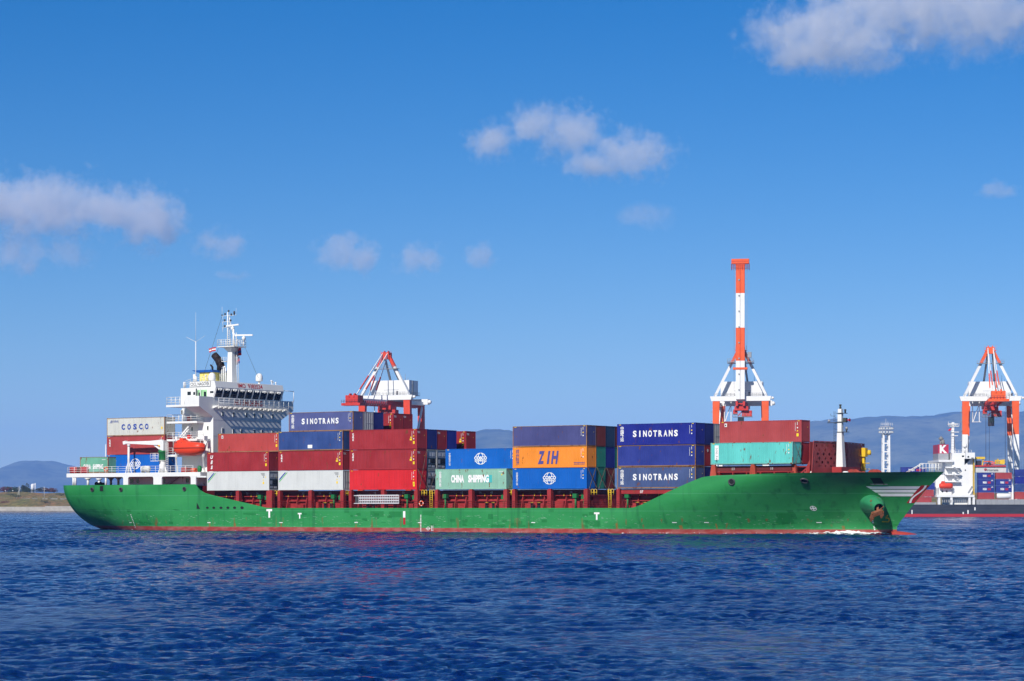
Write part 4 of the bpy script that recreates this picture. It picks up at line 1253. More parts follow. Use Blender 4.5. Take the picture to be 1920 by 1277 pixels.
for x, y, lab in ((198.5, 880, 'red and white lifebuoy on the stern rail beside the blue container'), (790, 944, 'orange lifebuoy on the deck rail below the stack of three red containers')):
    v = -.28; u = SU(x, v); loose('lifebuoy', lab, 'lifebuoy', u, v, SZ(y, u, v), buoy, [M_ORANGE2, M_MARKW], 'lifebuoys on the green ship')
def gangway(m):
    Lg = 7.2
    for z in (0, .38, .76, 1.14): m.box(0, Lg, -.04, .04, z, z + .16)
    for i in range(23): m.box(i*Lg/22 - .03, i*Lg/22 + .05, -.035, .035, 0, 1.25)
    m.box(-.9, 0, -.05, .05, 1.14, 1.24); m.box(-.9, 0, -.05, .05, 0, .1); m.box(-.7, -.2, .02, .5, .1, 1.1, 1)
    m.box(-.5, Lg, .1, .7, 1.22, 1.28)
u = SU(673, -.24)
loose('accommodation_ladder', 'white slatted boarding ladder stowed along the red walkway', 'gangway', u, -.24, SZ(944.6, u, 0), gangway, [plain('aluminium_ladder', (.56, .55, .57), .45), M_DGREY])
def flag_mesh(w, h, seed):
    def f(m):
        n = 8; vs, fs = [], []
        for i in range(n + 1):
            for j in range(4):
                x = -w*i/n; vs.append((x, .12*math.sin(i*1.1 + seed + j*.4), h*(j/3) - .35*h*(i/n)**1.4))
        for i in range(n):
            for j in range(3): a = i*4+j; fs.append((a, a+1, a+5, a+4))
        m.add(vs, fs, 0, True)
        for k in range(len(m.f)): m.m[k] = k % 3 % len_m[0]
    return f
len_m = [1]
M_FLAGR = plain('flag_red', (.50, .02, .03), .8); M_FLAGB = plain('flag_blue', (.02, .04, .22), .8)
loose('flag', 'red ensign hanging from the staff at the stern', 'flag', SU(203, 11.5), 11.5, SZ(850, -80, 11.5), lambda m: m.add([(-.2, 0, 0), (-.1, .15, -1.6), (.65, .1, -1.75), (.5, -.1, -.9), (0.1, 0, 1.0), (-.25, 0, 1.1)], [(0, 1, 2, 3), (0, 3, 4, 5)]), M_FLAGR)
len_m[0] = 2
u = SU(404, 11.0); loose('flag', 'small red and white flag flying left of the main mast', 'flag', u, 11.0, SZ(658, u, 11), flag_mesh(1.3, .62, .4), [M_FLAGR, M_MARKW], 'flags on the main mast')
u = SU(452, 12.6); loose('flag', 'red and blue signal flag flying right of the main mast', 'flag', u, 12.6, SZ(666, u, 12.6), flag_mesh(1.3, 1.2, 1.9), [M_FLAGR, M_FLAGB], 'flags on the main mast')
u = SU(449.5, 12.6); loose('flag', 'dark red lower signal flag right of the main mast', 'flag', u, 12.6, SZ(681, u, 12.6), flag_mesh(.9, 1.1, 3.0), [M_FLAGB, M_FLAGR], 'flags on the main mast')
# ================================================================== containers
def corrugate(m, p0, rt, up, length, z0, z1, n, depth, nrm):
    """trapezoid pressed sheet between z0 and z1 along direction rt; nrm points outward"""
    p0, rt, up, nrm = Vector(p0), Vector(rt), Vector(up), Vector(nrm)
    pitch = length / n; vs = []
    xs = []
    for i in range(n):
        x = i * pitch
        xs += [(x, 0), (x + pitch*.30, 0), (x + pitch*.48, -depth), (x + pitch*.82, -depth)]
    xs.append((length, 0))
    for x, d in xs: vs += [p0 + rt*x + nrm*d + up*z0, p0 + rt*x + nrm*d + up*z1]
    m.add(vs, [(2*i, 2*i+2, 2*i+3, 2*i+1) for i in range(len(xs)-1)])
_cm = {}
def c_mesh(L, H, kind):
    key = (L, H, kind)
    if key in _cm: return _cm[key]
    W = W40; m = MB()
    if kind == 'dry':
        n = round((L - .24) / .30)
        corrugate(m, (.12, .012, 0), (1,0,0), (0,0,1), L - .24, .16, H - .07, n, .042, (0,-1,0))
        corrugate(m, (L - .12, W - .012, 0), (-1,0,0), (0,0,1), L - .24, .16, H - .07, n, .042, (0,1,0))
        corrugate(m, (L - .012, .10, 0), (0,1,0), (0,0,1), W - .20, .16, H - .10, 8, .045, (1,0,0))
        m.quad((.02, .1, .16), (.02, .1, H - .1), (.02, W - .1, H - .1), (.02, W - .1, .16))
    else:
        for k in range(1):
            m.quad((.1, .012, .16), (L - .1, .012, .16), (L - .1, .012, H - .07), (.1, .012, H - .07))
            m.quad((L - .1, W - .012, .16), (.1, W - .012, .16), (.1, W - .012, H - .07), (L - .1, W - .012, H - .07))
        m.quad((L - .35, .1, .16), (L - .35, W - .1, .16), (L - .35, W - .1, H - .1), (L - .35, .1, H - .1))
        m.quad((.02, .1, .16), (.02, .1, H - .1), (.02, W - .1, H - .1), (.02, W - .1, .16))
        for i in range(1, 20): m.box(L*i/20 - .012, L*i/20 + .012, .004, .012, .2, H - .1)
    m.quad((.05, .05, H - .025), (L - .05, .05, H - .025), (L - .05, W - .05, H - .025), (.05, W - .05, H - .025))
    m.quad((.05, .05, .12), (.05, W - .05, .12), (L - .05, W - .05, .12), (L - .05, .05, .12))
    f = MB()
    for x in (0, L - .12):
        for y in (0, W - .10): f.box(x, x + .12, y, y + .10, .118, H - .118)
    for y in (.002, W - .062):
        f.box(.12, L - .12, y, y + .06, H - .075, H - .012); f.box(.12, L - .12, y, y + .06, .02, .165)
    for x in (.006, L - .076):
        f.box(x, x + .07, .10, W - .10, H - .13, H - .012); f.box(x, x + .07, .10, W - .10, .02, .17)
    for x in (-.004, L - .174):
        for y in (-.004, W - .158):
            for z in (0, H - .118): f.box(x, x + .178, y, y + .162, z, z + .118)
    r = []
    for mb, nm in ((m, 'container_shell'), (f, 'container_frame')):
        me = bpy.data.meshes.new(nm); me.from_pydata(mb.v, [], mb.f); me.materials.append(None); me.update(); r.append(me)
    _cm[key] = r
    return r
_dm = {}
def c_extra(kind, H):
    """fore end fittings: a refrigerating unit or a pair of doors"""
    if kind in _dm: return _dm[kind]
    W = W40; m = MB()
    if kind == 'cooling_unit':
        m.box(-.33, -.10, .14, W - .14, .2, H - .14, 0)
        m.box(-.10, -.04, .25, W - .25, 1.75, H - .3, 1)                      # upper access panels
        for y in (.45, 1.35): m.box(-.04, -.02, y, y + .65, 1.95, H - .45, 2)
        m.box(-.12, -.07, .22, W - .22, .85, 1.62, 3)                          # dark condenser bay
        m.lathe((-.09, W*.62, 1.22), [(.36, 0), (.36, .05), (.10, .06)], 18, 3, 'x')
        m.box(-.10, -.02, .25, .8, .9, 1.5, 1); m.box(-.10, -.03, .25, W - .25, .28, .78, 3)
        m.box(-.06, 0.0, .35, 1.0, .32, .66, 1); m.box(-.06, -.01, 1.2, 1.9, .3, .6, 2)
    else:
        for y in (.14, W/2 + .01):
            m.box(-.09, -.035, y, y + W/2 - .15, .2, H - .15, 0)
            for k in (.28, .80): 
                yy = y + (W/2 - .15)*k; m.tube((-.01, yy, .2), (-.01, yy, H - .14), .028, .028, 6, 1)
                for z in (.3, .95, 1.9, H - .25): m.box(-.035, .01, yy - .07, yy + .07, z, z + .09, 1)
                m.box(-.02, .015, yy - .05, yy + .42, 1.18, 1.25, 1)
    me = bpy.data.meshes.new(kind); me.from_pydata(m.v, [], m.f)
    for mt in ((M_C['reefer_grey'], M_C['panel_grey'], plain('pale_panel', (.50, .52, .55), .5), plain('machinery_black', (.015, .016, .02), .6)) if kind == 'cooling_unit' else (None, plain('galvanised_rod', (.42, .43, .44), .45))): me.materials.append(mt)
    me.polygons.foreach_set('material_index', m.m); me.update()
    _dm[kind] = me
    return me
M_C = {
 'bright_red': paint('bright_red_container', (.60, .018, .024), .5, .08, .02, .3),
 'maroon':     paint('maroon_container', (.31, .020, .026), .5, .13, .03, .4),
 'maroon2':    paint('deep_maroon_container', (.27, .016, .022), .5, .13, .04, .4),
 'brick':      paint('brick_red_container', (.40, .055, .050), .5, .10, .03, .22),
 'rose':       paint('faded_red_container', (.36, .050, .052), .55, .12, .02, .25),
 'white_reefer': paint('white_reefer_container', (.58, .595, .575), .45, .06, .0, .22),
 'reefer_grey': paint('reefer_end_grey', (.42, .43, .43), .5, .08, .05, .3),
 'panel_grey': paint('panel_grey', (.30, .33, .38), .5, .08, .0, .2),
 'blue_faded': paint('faded_blue_container', (.028, .065, .225), .5, .15, .05, .25),
 'slate':      paint('slate_violet_container', (.055, .060, .185), .55, .12, .02, .25),
 'slate2':     paint('faded_violet_container', (.075, .092, .24), .55, .12, .02, .25),
 'cosco_blue': paint('clear_blue_container', (.002, .105, .44), .45, .08, .02, .28),
 'orange':     paint('orange_container', (.78, .25, .025), .5, .08, .03, .22),
 'pale_green': paint('pale_green_container', (.24, .46, .35), .55, .10, .09, .25),
 'green20':    paint('mid_green_container', (.13, .36, .25), .55, .10, .07, .25),
 'royal':      paint('royal_blue_container', (.012, .020, .23), .45, .10, .02, .3),
 'royal2':     paint('dull_royal_blue_container', (.022, .038, .235), .5, .12, .02, .22),
 'greyblue':   paint('weathered_grey_blue_container', (.050, .082, .20), .55, .16, .14, .35),
 'navy':       paint('navy_container', (.012, .018, .15), .5, .12, .02, .2),
 'teal_blue':  paint('dark_slate_container', (.015, .045, .11), .5, .12, .03, .2),
 'teal':       paint('turquoise_container', (.11, .52, .47), .5, .10, .06, .35),
 'teal_dark':  paint('sea_green_container', (.02, .21, .16), .5, .10, .04, .2),
 'rusty_white': paint('rust_stained_white_container', (.55, .555, .51), .55, .08, .10, .35),
 'grey':       paint('grey_container', (.36, .36, .37), .5, .10, .10, .3),
 'brown_red':  paint('brown_red_container', (.16, .025, .022), .55, .12, .05, .25),
}
M_CY = plain('yellow_label', (.85, .58, .02), .5)
M_CBLUE = plain('blue_lettering', (.02, .06, .32), .5)
M_CVIOLET = plain('violet_lettering', (.075, .07, .25), .5)
LM = [M_MARKW, M_CY, M_CBLUE, M_CVIOLET, M_MARKB, plain('green_mark', (.10, .45, .12), .5), plain('turquoise_patch', (.06, .42, .42), .5)]

def spaced(m, s, x, z, h, pitch, mi=0, bold=.03, y=-.006, width=None):
    n = len(s)
    for i, ch in enumerate(s):
        if ch != ' ': m.text(ch, (x + (i - (n-1)/2)*pitch, y, z), h, mi=mi, bold=bold, width=(width*(.35 if ch == 'I' else 1) if width else None))
def stacked(m, s, x, z0, h, pitch, mi=0, bold=.03, y=-.006, shear=0, width=None):
    for i, ch in enumerate(s): m.text(ch, (x, y, z0 - i*pitch), h, mi=mi, bold=bold, shear=shear, width=width)
def codes(m, L, H, yel=1, low=True):
    """the small rows of registration figures, hazard labels and corner marks near the fore end"""
    g = random.Random(yel * 7 + 3); y = -.006
    for i in range(9):
        z = H - .38 - i*.125; m.box(L - .95, L - .89, y, y + .004, z - .08, z, 0)
    for i in range(4): m.box(L - .66, L - .58, y, y + .004, H - .36 - i*.1, H - .29 - i*.1, 0)
    for i in range(2):
        z = H - .95 - i*.42; m.box(L - .68, L - .52, y, y + .004, z - .16, z, 1 if (i + yel) % 2 else 0)
    m.box(L - .30 - .28, L - .30, y, y + .004, H - .17, H - .10, 1); m.box(.3, .62, y, y + .004, H - .17, H - .10, 1)
    if yel > 1: m.box(L - .74, L - .44, y, y + .004, .72, 1.12, 1)
    if yel > 2: m.prism([(L - 1.25, y, 1.55), (L - .95, y, 1.55), (L - 1.1, y, 1.85)], (0, .004, 0), 1); m.box(L - 1.3, L - .9, y, y + .004, 1.22, 1.48, 1)
def globe(m, x, z, r, mi=0, y=-.006):
    def arc(rx, rz, a0, a1, t):
        K = 16; vs = []
        for i in range(K + 1):
            a = a0 + (a1-a0)*i/K; c, s = math.cos(a), math.sin(a)
            vs += [(x + (rx)*c, y, z + (rz)*s), (x + (rx - t)*c, y, z + (rz - t*.9)*s)]
        m.add(vs, [(2*i, 2*i+2, 2*i+3, 2*i+1) for i in range(K)], mi)
    lo = math.asin(.40)
    for rx in (r*.98, r*.52):
        arc(rx, r*.86, lo, math.pi - lo, .105); arc(rx, r*.86, -math.pi + lo + .12, -lo - .12, .105)
    m.text('COSCO', (x, y - .002, z + .10), .42, width=r*2.2, mi=mi, bold=.045); m.text('SHIPPING', (x, y - .002, z - .30), .26, width=r*2.05, mi=mi, bold=.03)
def deco_globe(m, L, H, z=None):
    codes(m, L, H, 1); globe(m, L*.5, H*.50, .98); stacked(m, '中国远洋海运', .72, H - .72, .24, .30, bold=.01)
def deco_sino(m, L, H):
    codes(m, L, H, 1); spaced(m, 'SINOTRANS', L*.49, H*.53, .78, .80, width=.58, bold=.04); stacked(m, '中国外运', .78, H - .62, .40, .50, bold=.02)
def deco_tex(m, L, H):
    codes(m, L, H, 3); stacked(m, 'tex', .66, H - .60, .44, .38, bold=.025, width=.32)
def deco_ues(m, L, H):
    codes(m, L, H, 2); stacked(m, 'UES', .95, H - .72, .48, .78, bold=.05, shear=.25)
def deco_plain(m, L, H): codes(m, L, H, 1)
def deco_plain2(m, L, H): codes(m, L, H, 2)
def deco_square(m, L, H):
    codes(m, L, H, 2); m.box(.75, 1.1, -.006, -.002, H - .75, H - .30, 0); m.box(.82, 1.0, -.009, -.006, H - .66, H - .42, 4)
def deco_reefer(m, L, H):
    y = -.006
    m.add([(.2, y, H - 1.45), (.2, y, H - 1.20), (1.25, y, H - .25), (1.5, y, H - .25)], [(0, 3, 2, 1)], 2)
    m.add([(.2, y, H - 1.72), (.2, y, H - 1.55), (1.62, y, H - .25), (1.8, y, H - .25)], [(0, 3, 2, 1)], 5)
    for i in range(3): m.box(L - 1.6 + .1*i, L - .85, y, y + .004, H - .38 - .15*i, H - .33 - .15*i, 4)
    for i in range(2): m.box(L - 1.1 + .35*i, L - .98 + .35*i, y, y + .004, H - 1.0, H - .80, 1 if i else 4)
    m.prism([(L - 1.22, y, H - 1.42), (L - .98, y, H - 1.42), (L - 1.1, y, H - 1.2)], (0, .004, 0), 1); m.box(L - 1.24, L - .96, y, y + .004, H - 1.95, H - 1.62, 1)
def deco_zih(m, L, H):
    codes(m, L, H, 1)
    for ch, x, w in (('Z', 4.75, 1.15), ('I', 5.95, .62), ('H', 6.98, 1.28)): m.text(ch, (x, -.006, H*.50), 1.62, mi=3, bold=.05, shear=.22, width=w)
    stacked(m, '郑州陆港', .80, H - .60, .40, .55, mi=3, bold=.01)
    for i in range(9): m.box(L - 2.1 + .2*i, L - 1.95 + .2*i, -.006, -.002, .62, .72, 3); m.box(L - 2.1 + .2*i, L - 1.95 + .2*i, -.006, -.002, .42, .5, 3)
def deco_chs(m, L, H):
    for s, x, w in (('CHINA', 3.85, 2.25), ('SHIPPING', 7.45, 3.55)): m.text(s, (x, -.006, H*.52), .95, width=w, bold=.055)
    stacked(m, '中国海运公司', .82, H - .55, .30, .36, bold=.02)
    for i in range(4): m.box(L - 1.3 + .2*i, L - 1.15 + .2*i, -.006, -.002, H - .5, H - .42, 0)
    m.box(L - .85, L - .7, -.006, -.002, H - .95, H - .75, 1)
def deco_chs20(m, L, H):
    for s, x, w in (('CHINA', 1.55, 1.6), ('SHIPPING', 3.9, 2.2)): m.text(s, (x, -.006, H*.40), .72, width=w, bold=.04)
    for i in range(4): m.box(L - 1.3 + .2*i, L - 1.15 + .2*i, -.006, -.002, H - .5, H - .42, 0)
def deco_cosco(m, L, H):
    spaced(m, 'COSCO', L*.49, H*.50, .80, 1.24, mi=2, bold=.045, width=.72); m.text('中远集运', (1.75, -.006, H - .55), .26, mi=2)
    m.add([(.75, -.006, H - .7), (.95, -.006, H - .7), (.95, -.006, H - .25)], [(0, 1, 2)], 2); m.box(.6, 1.25, -.006, -.002, H - .78, H - .74, 2)
    m.box(L - .75, L - .45, -.006, -.002, 1.0, 1.35, 1); m.box(.3, .6, -.006, -.002, H - .17, H - .1, 1)
def deco_dong(m, L, H):
    codes(m, L, H, 1); m.box(.62, 1.22, -.006, -.002, .62, H - .35, 0)
    for i, ch in enumerate('DONG FANG'):
        if ch != ' ': m.text(ch, (.92, -.009, H - .78 - i*.212), .26, right=(0, 0, -1), up=(1, 0, 0), mi=4, bold=0, width=.17)
def end_marks(m, L, H, txt):
    x = L + .006
    if txt: m.text(txt, (x, .42, H - .48), .26, right=(0, 1, 0), up=(0, 0, 1), mi=0, bold=.03)
    m.box(x - .004, x, 1.75, 1.85, 1.9, 2.05, 1)

def container(u, v, z, col, label, deco=None, end='plain', group=None, L=L40, H=H40, kind='dry', frame=None, txt=None, cat='shipping container'):
    sh, fr = c_mesh(L, H, kind)
    nm = 'refrigerated_container' if kind == 'reefer' else 'shipping_container'
    o = bpy.data.objects.new(nm, sh); COL.objects.link(o)
    o.location = ship_loc(u, v, z); o.rotation_euler = (0, 0, -TH + R(random.uniform(-.08, .08)))
    o.material_slots[0].link = 'OBJECT'; o.material_slots[0].material = M_C[col]
    f = bpy.data.objects.new('frame', fr); COL.objects.link(f); f.parent = o
    f.material_slots[0].link = 'OBJECT'; f.material_slots[0].material = frame or M_C[col]
    if deco or txt:
        m = MB()
        if deco: deco(m, L, H)
        end_marks(m, L, H, txt)
        for nm2, want in (('lettering', lambda i: i != 1), ('warning_label', lambda i: i == 1)):
            q = MB(); q.v = m.v
            for f_, i_ in zip(m.f, m.m):
                if want(i_): q.f.append(f_); q.m.append(i_); q.sm.append(False)
            if q.f:
                used = sorted({k for f_ in q.f for k in f_}); ix = {k: n_ for n_, k in enumerate(used)}
                q.v = [m.v[k] for k in used]; q.f = [tuple(ix[k] for k in f_) for f_ in q.f]
                q.build(nm2, LM, o)
    if end != 'plain':
        e = bpy.data.objects.new(end, c_extra(end, H40)); COL.objects.link(e); e.parent = o; e.location = (L, 0, 0)
        if end == 'door': e.material_slots[0].link = 'OBJECT'; e.material_slots[0].material = M_C[col]
    tag(o, label, cat, group or 'containers stacked on the green ship')
    return o
ROW = 2.5
def cbox(b, row, tier, col, label, deco=None, **kw):
    z = BASE + TIER*tier
    if b == 7: z = 9.26 + TIER*tier
    return container(BAYS[b], ROW*row + (.95 if b == 7 else 0), z, col, label, deco, **kw)
RF = paint('rusty_edge_paint', (.25, .135, .07), .6, .2, .25, .2)
# stern
container(-79.1, 2.7, 9.02, 'cosco_blue', 'blue container with a white globe emblem behind the stern crane', deco_globe)
container(-79.1, 2.7, 9.02 + TIER, 'rose', 'faded red container under the rust stained white one at the stern', deco_tex)
container(-79.1, 2.7, 9.02 + 2*TIER, 'rusty_white', 'rust stained white container with blue letters topping the stern stack', deco_cosco, frame=RF)
container(-83.2, .9, 9.02, 'green20', 'short pale green container at the very stern behind the rail', deco_chs20, L=6.058, H=2.591, frame=RF)
# first stack forward of the deckhouse
cbox(1, 0, 0, 'white_reefer', 'white refrigerated container at the bottom of the stack next to the deckhouse', deco_reefer, kind='reefer', end='cooling_unit')
cbox(1, 0, 1, 'maroon', 'maroon container with slanted white letters lying on the aftermost white one', deco_ues)
cbox(1, 1, 2, 'brick', 'brick red container with a small white square in front of the deckhouse wall', deco_square, frame=RF)
# second
cbox(2, 0, 0, 'white_reefer', 'white refrigerated container left of the bright red bottom container', deco_reefer, kind='reefer', end='door')
cbox(2, 0, 1, 'maroon', 'maroon container between a faded blue one above and a white one below', deco_tex, txt='TEX')
cbox(2, 0, 2, 'blue_faded', 'faded blue unlettered container with a pale patch low on its side', lambda m, L, H: (codes(m, L, H, 1), m.box(L*.46, L*.53, -.006, -.002, .35, .85, 0)), frame=RF)
cbox(2, 1, 3, 'slate2', 'greyish blue container with white letters at the very top, nearest the deckhouse', deco_sino, frame=RF, txt=None)
cbox(2, 2, 3, 'grey', 'grey container end with lock rods in the uppermost tier behind the left crane legs', None, end='door')
cbox(2, 3, 3, 'navy', 'navy container end in the uppermost tier right of the grey container end', None)
cbox(2, 5, 3, 'maroon2', 'left of two adjoining maroon container ends in the uppermost tier', deco_plain2, txt='TEX')
cbox(2, 6, 3, 'maroon2', 'right of two adjoining maroon container ends in the uppermost tier', None, txt='TEX')
# third
cbox(3, 0, 0, 'bright_red', 'bright scarlet container at the bottom, above the white boarding ladder', lambda m, L, H: (codes(m, L, H, 2), m.box(L-.7, L-.4, -.006, -.002, .45, .9, 1)))
cbox(3, 0, 1, 'maroon', 'middle red container of the all red stack, lying on the scarlet one', deco_tex, txt='TEX')
cbox(3, 0, 2, 'maroon', 'topmost red container of the all red stack left of the two blue ends', deco_tex, txt='TEX')
cbox(3, 1, 0, 'reefer_grey', 'refrigerated container end with dark fan bay beside the pale green container', None, kind='reefer', end='cooling_unit')
cbox(3, 1, 1, 'reefer_grey', 'refrigerated container end next to the red stack, one tier above the deck', None, kind='reefer', end='cooling_unit')
cbox(3, 2, 1, 'reefer_grey', 'refrigerated container end touching the blue globe emblem container', None, kind='reefer', end='cooling_unit')
cbox(3, 1, 2, 'navy', 'navy container end right of the topmost red side in the all red stack', None)
cbox(3, 2, 2, 'maroon2', 'maroon container end between a navy and a royal blue end', None, txt='TEX')
cbox(3, 3, 2, 'royal', 'royal blue container end beside a gap in the third tier', None)
cbox(3, 5, 2, 'maroon2', 'lone maroon container end right of the gap, against the hills', deco_tex, txt='TEX')
# fourth
cbox(4, 0, 0, 'pale_green', 'long pale green container with bold white letters at deck level', lambda m, L, H: (deco_chs(m, L, H), m.box(8.55, 9.75, -.004, -.001, .95, 2.0, 6)))
cbox(4, 1, 1, 'cosco_blue', 'clear blue container with a globe emblem resting above the pale green one', deco_globe)
cbox(4, 1, 0, 'pale_green', 'pale container behind the long green one, only its top edge in view', None)
# fifth
cbox(5, 0, 0, 'cosco_blue', 'clear blue container with a globe emblem below the orange container', deco_globe)
cbox(5, 0, 1, 'orange', 'bright orange container with three large violet letters', deco_zih)
cbox(5, 0, 2, 'slate', 'dull violet blue container on top of the orange one', deco_plain, frame=RF)
cbox(5, 1, 0, 'teal_dark', 'sea green container end at the bottom, right of the lower globe emblem', None)
cbox(5, 1, 1, 'teal_dark', 'sea green container end right of the orange container', None)
cbox(5, 1, 2, 'brown_red', 'brown red container end right of the violet blue container top', None)
cbox(5, 2, 0, 'brown_red', 'brown red container end at the bottom behind crossed lashing rods', None)
cbox(5, 2, 1, 'royal', 'royal blue container end in the middle tier left of the plain blue container', None)
cbox(5, 2, 2, 'teal_blue', 'dark slate blue container end in the top tier left of the royal blue lettered one', None)
cbox(5, 3, 1, 'teal_dark', 'sliver of a sea green container end in the middle tier', None)
cbox(5, 3, 2, 'brown_red', 'sliver of a brown red container end in the top tier', None)
# sixth
cbox(6, 0, 0, 'greyblue', 'weathered grey blue container with white letters above the red hatch cover', deco_sino, frame=RF)
cbox(6, 0, 1, 'royal2', 'plain blue container between two lettered ones left of the turquoise container', deco_plain, frame=RF)
cbox(6, 0, 2, 'royal', 'vivid royal blue container with white letters left of the pinkish red one', deco_sino)
cbox(6, 1, 0, 'navy', 'navy container end at the bottom beside the rising green bulwark', None)
cbox(6, 1, 1, 'maroon2', 'dark red container end with a round white mark left of the turquoise container', lambda m, L, H: m.ring((L + .006, .8, H - .75), 0, .22, 14, 0, (0, 1, 0), (0, 0, 1)), )
cbox(6, 1, 2, 'navy', 'navy container end in the top tier left of the grey end near the bow', None)
cbox(6, 2, 2, 'grey', 'grey container end in the top tier touching the pinkish red container', None, end='door')
# forecastle
cbox(7, 0, 0, 'teal', 'turquoise container with a tall white label near the bow', deco_dong, frame=paint('dull_turquoise_edge', (.14, .36, .32), .6, .2, .2, .3), end='plain')
cbox(7, 1, 0, 'maroon', 'scarlet container end between the turquoise one and the perforated red wall', None)
cbox(7, 1, 1, 'rose', 'pinkish red container on top of the turquoise one', deco_square)


# lashing rods crossed over the fore ends of the bottom tiers
def lashings():
    for b, rows, hi in ((3, (0, 1), 2), (5, (0, 1, 2), 1), (4, (0,), 1), (7, (0,), 1)):
        for r in rows:
            zb = BASE if b < 7 else 9.26
            u = BAYS[b] + L40 + .06; v = ROW*r + (.95 if b == 7 else 0)
            for (va, vb, za, zc) in ((.1, 2.3, 0, TIER*(hi if r == 0 else 1)), (2.3, .1, 0, TIER)):
                m = MB(); p0, p1 = Vector((u + .25, v + va, zb - .1 + za)), Vector((u + .02, v + vb, zb + zc))
                m.tube(p0, p1, .035, .035, 6); m.tube(p0, p0.lerp(p1, .18), .06, .06, 6)
                if b == 5:
                    for k in range(14): q = p0.lerp(p1, .2 + k/18); m.box(q.x - .05, q.x + .05, q.y - .05, q.y + .05, q.z - .06, q.z + .06)
                m.build('lashing_rod', plain('rod_iron', (.10, .075, .06), .6), SHIP)
lashings()
# ================================================================== the far side of the harbour
C_ORG = paint('crane_orange_paint', (.80, .11, .022), .45, .08, .0, .12)
C_RED = paint('crane_red_paint', (.56, .035, .022), .5, .10, .03, .2)
C_WHT = paint('crane_white_paint', (.78, .78, .77), .45, .04, .0, .08)
C_DRK = plain('crane_dark_machinery', (.035, .03, .045), .6)
C_GRY = plain('crane_grey_steel', (.30, .31, .33), .5)
M = 1000 / F                                       # metres to a photo pixel at the quay

quay = MB(); quay.box(-160, 520, 992, 1400, -8, 3.0); qo = quay.build('quay', paint('quay_concrete', (.30, .29, .27), .8, .1, 0, .2)); tag(qo, 'concrete container quay beyond the ships', 'quay', kind='structure')

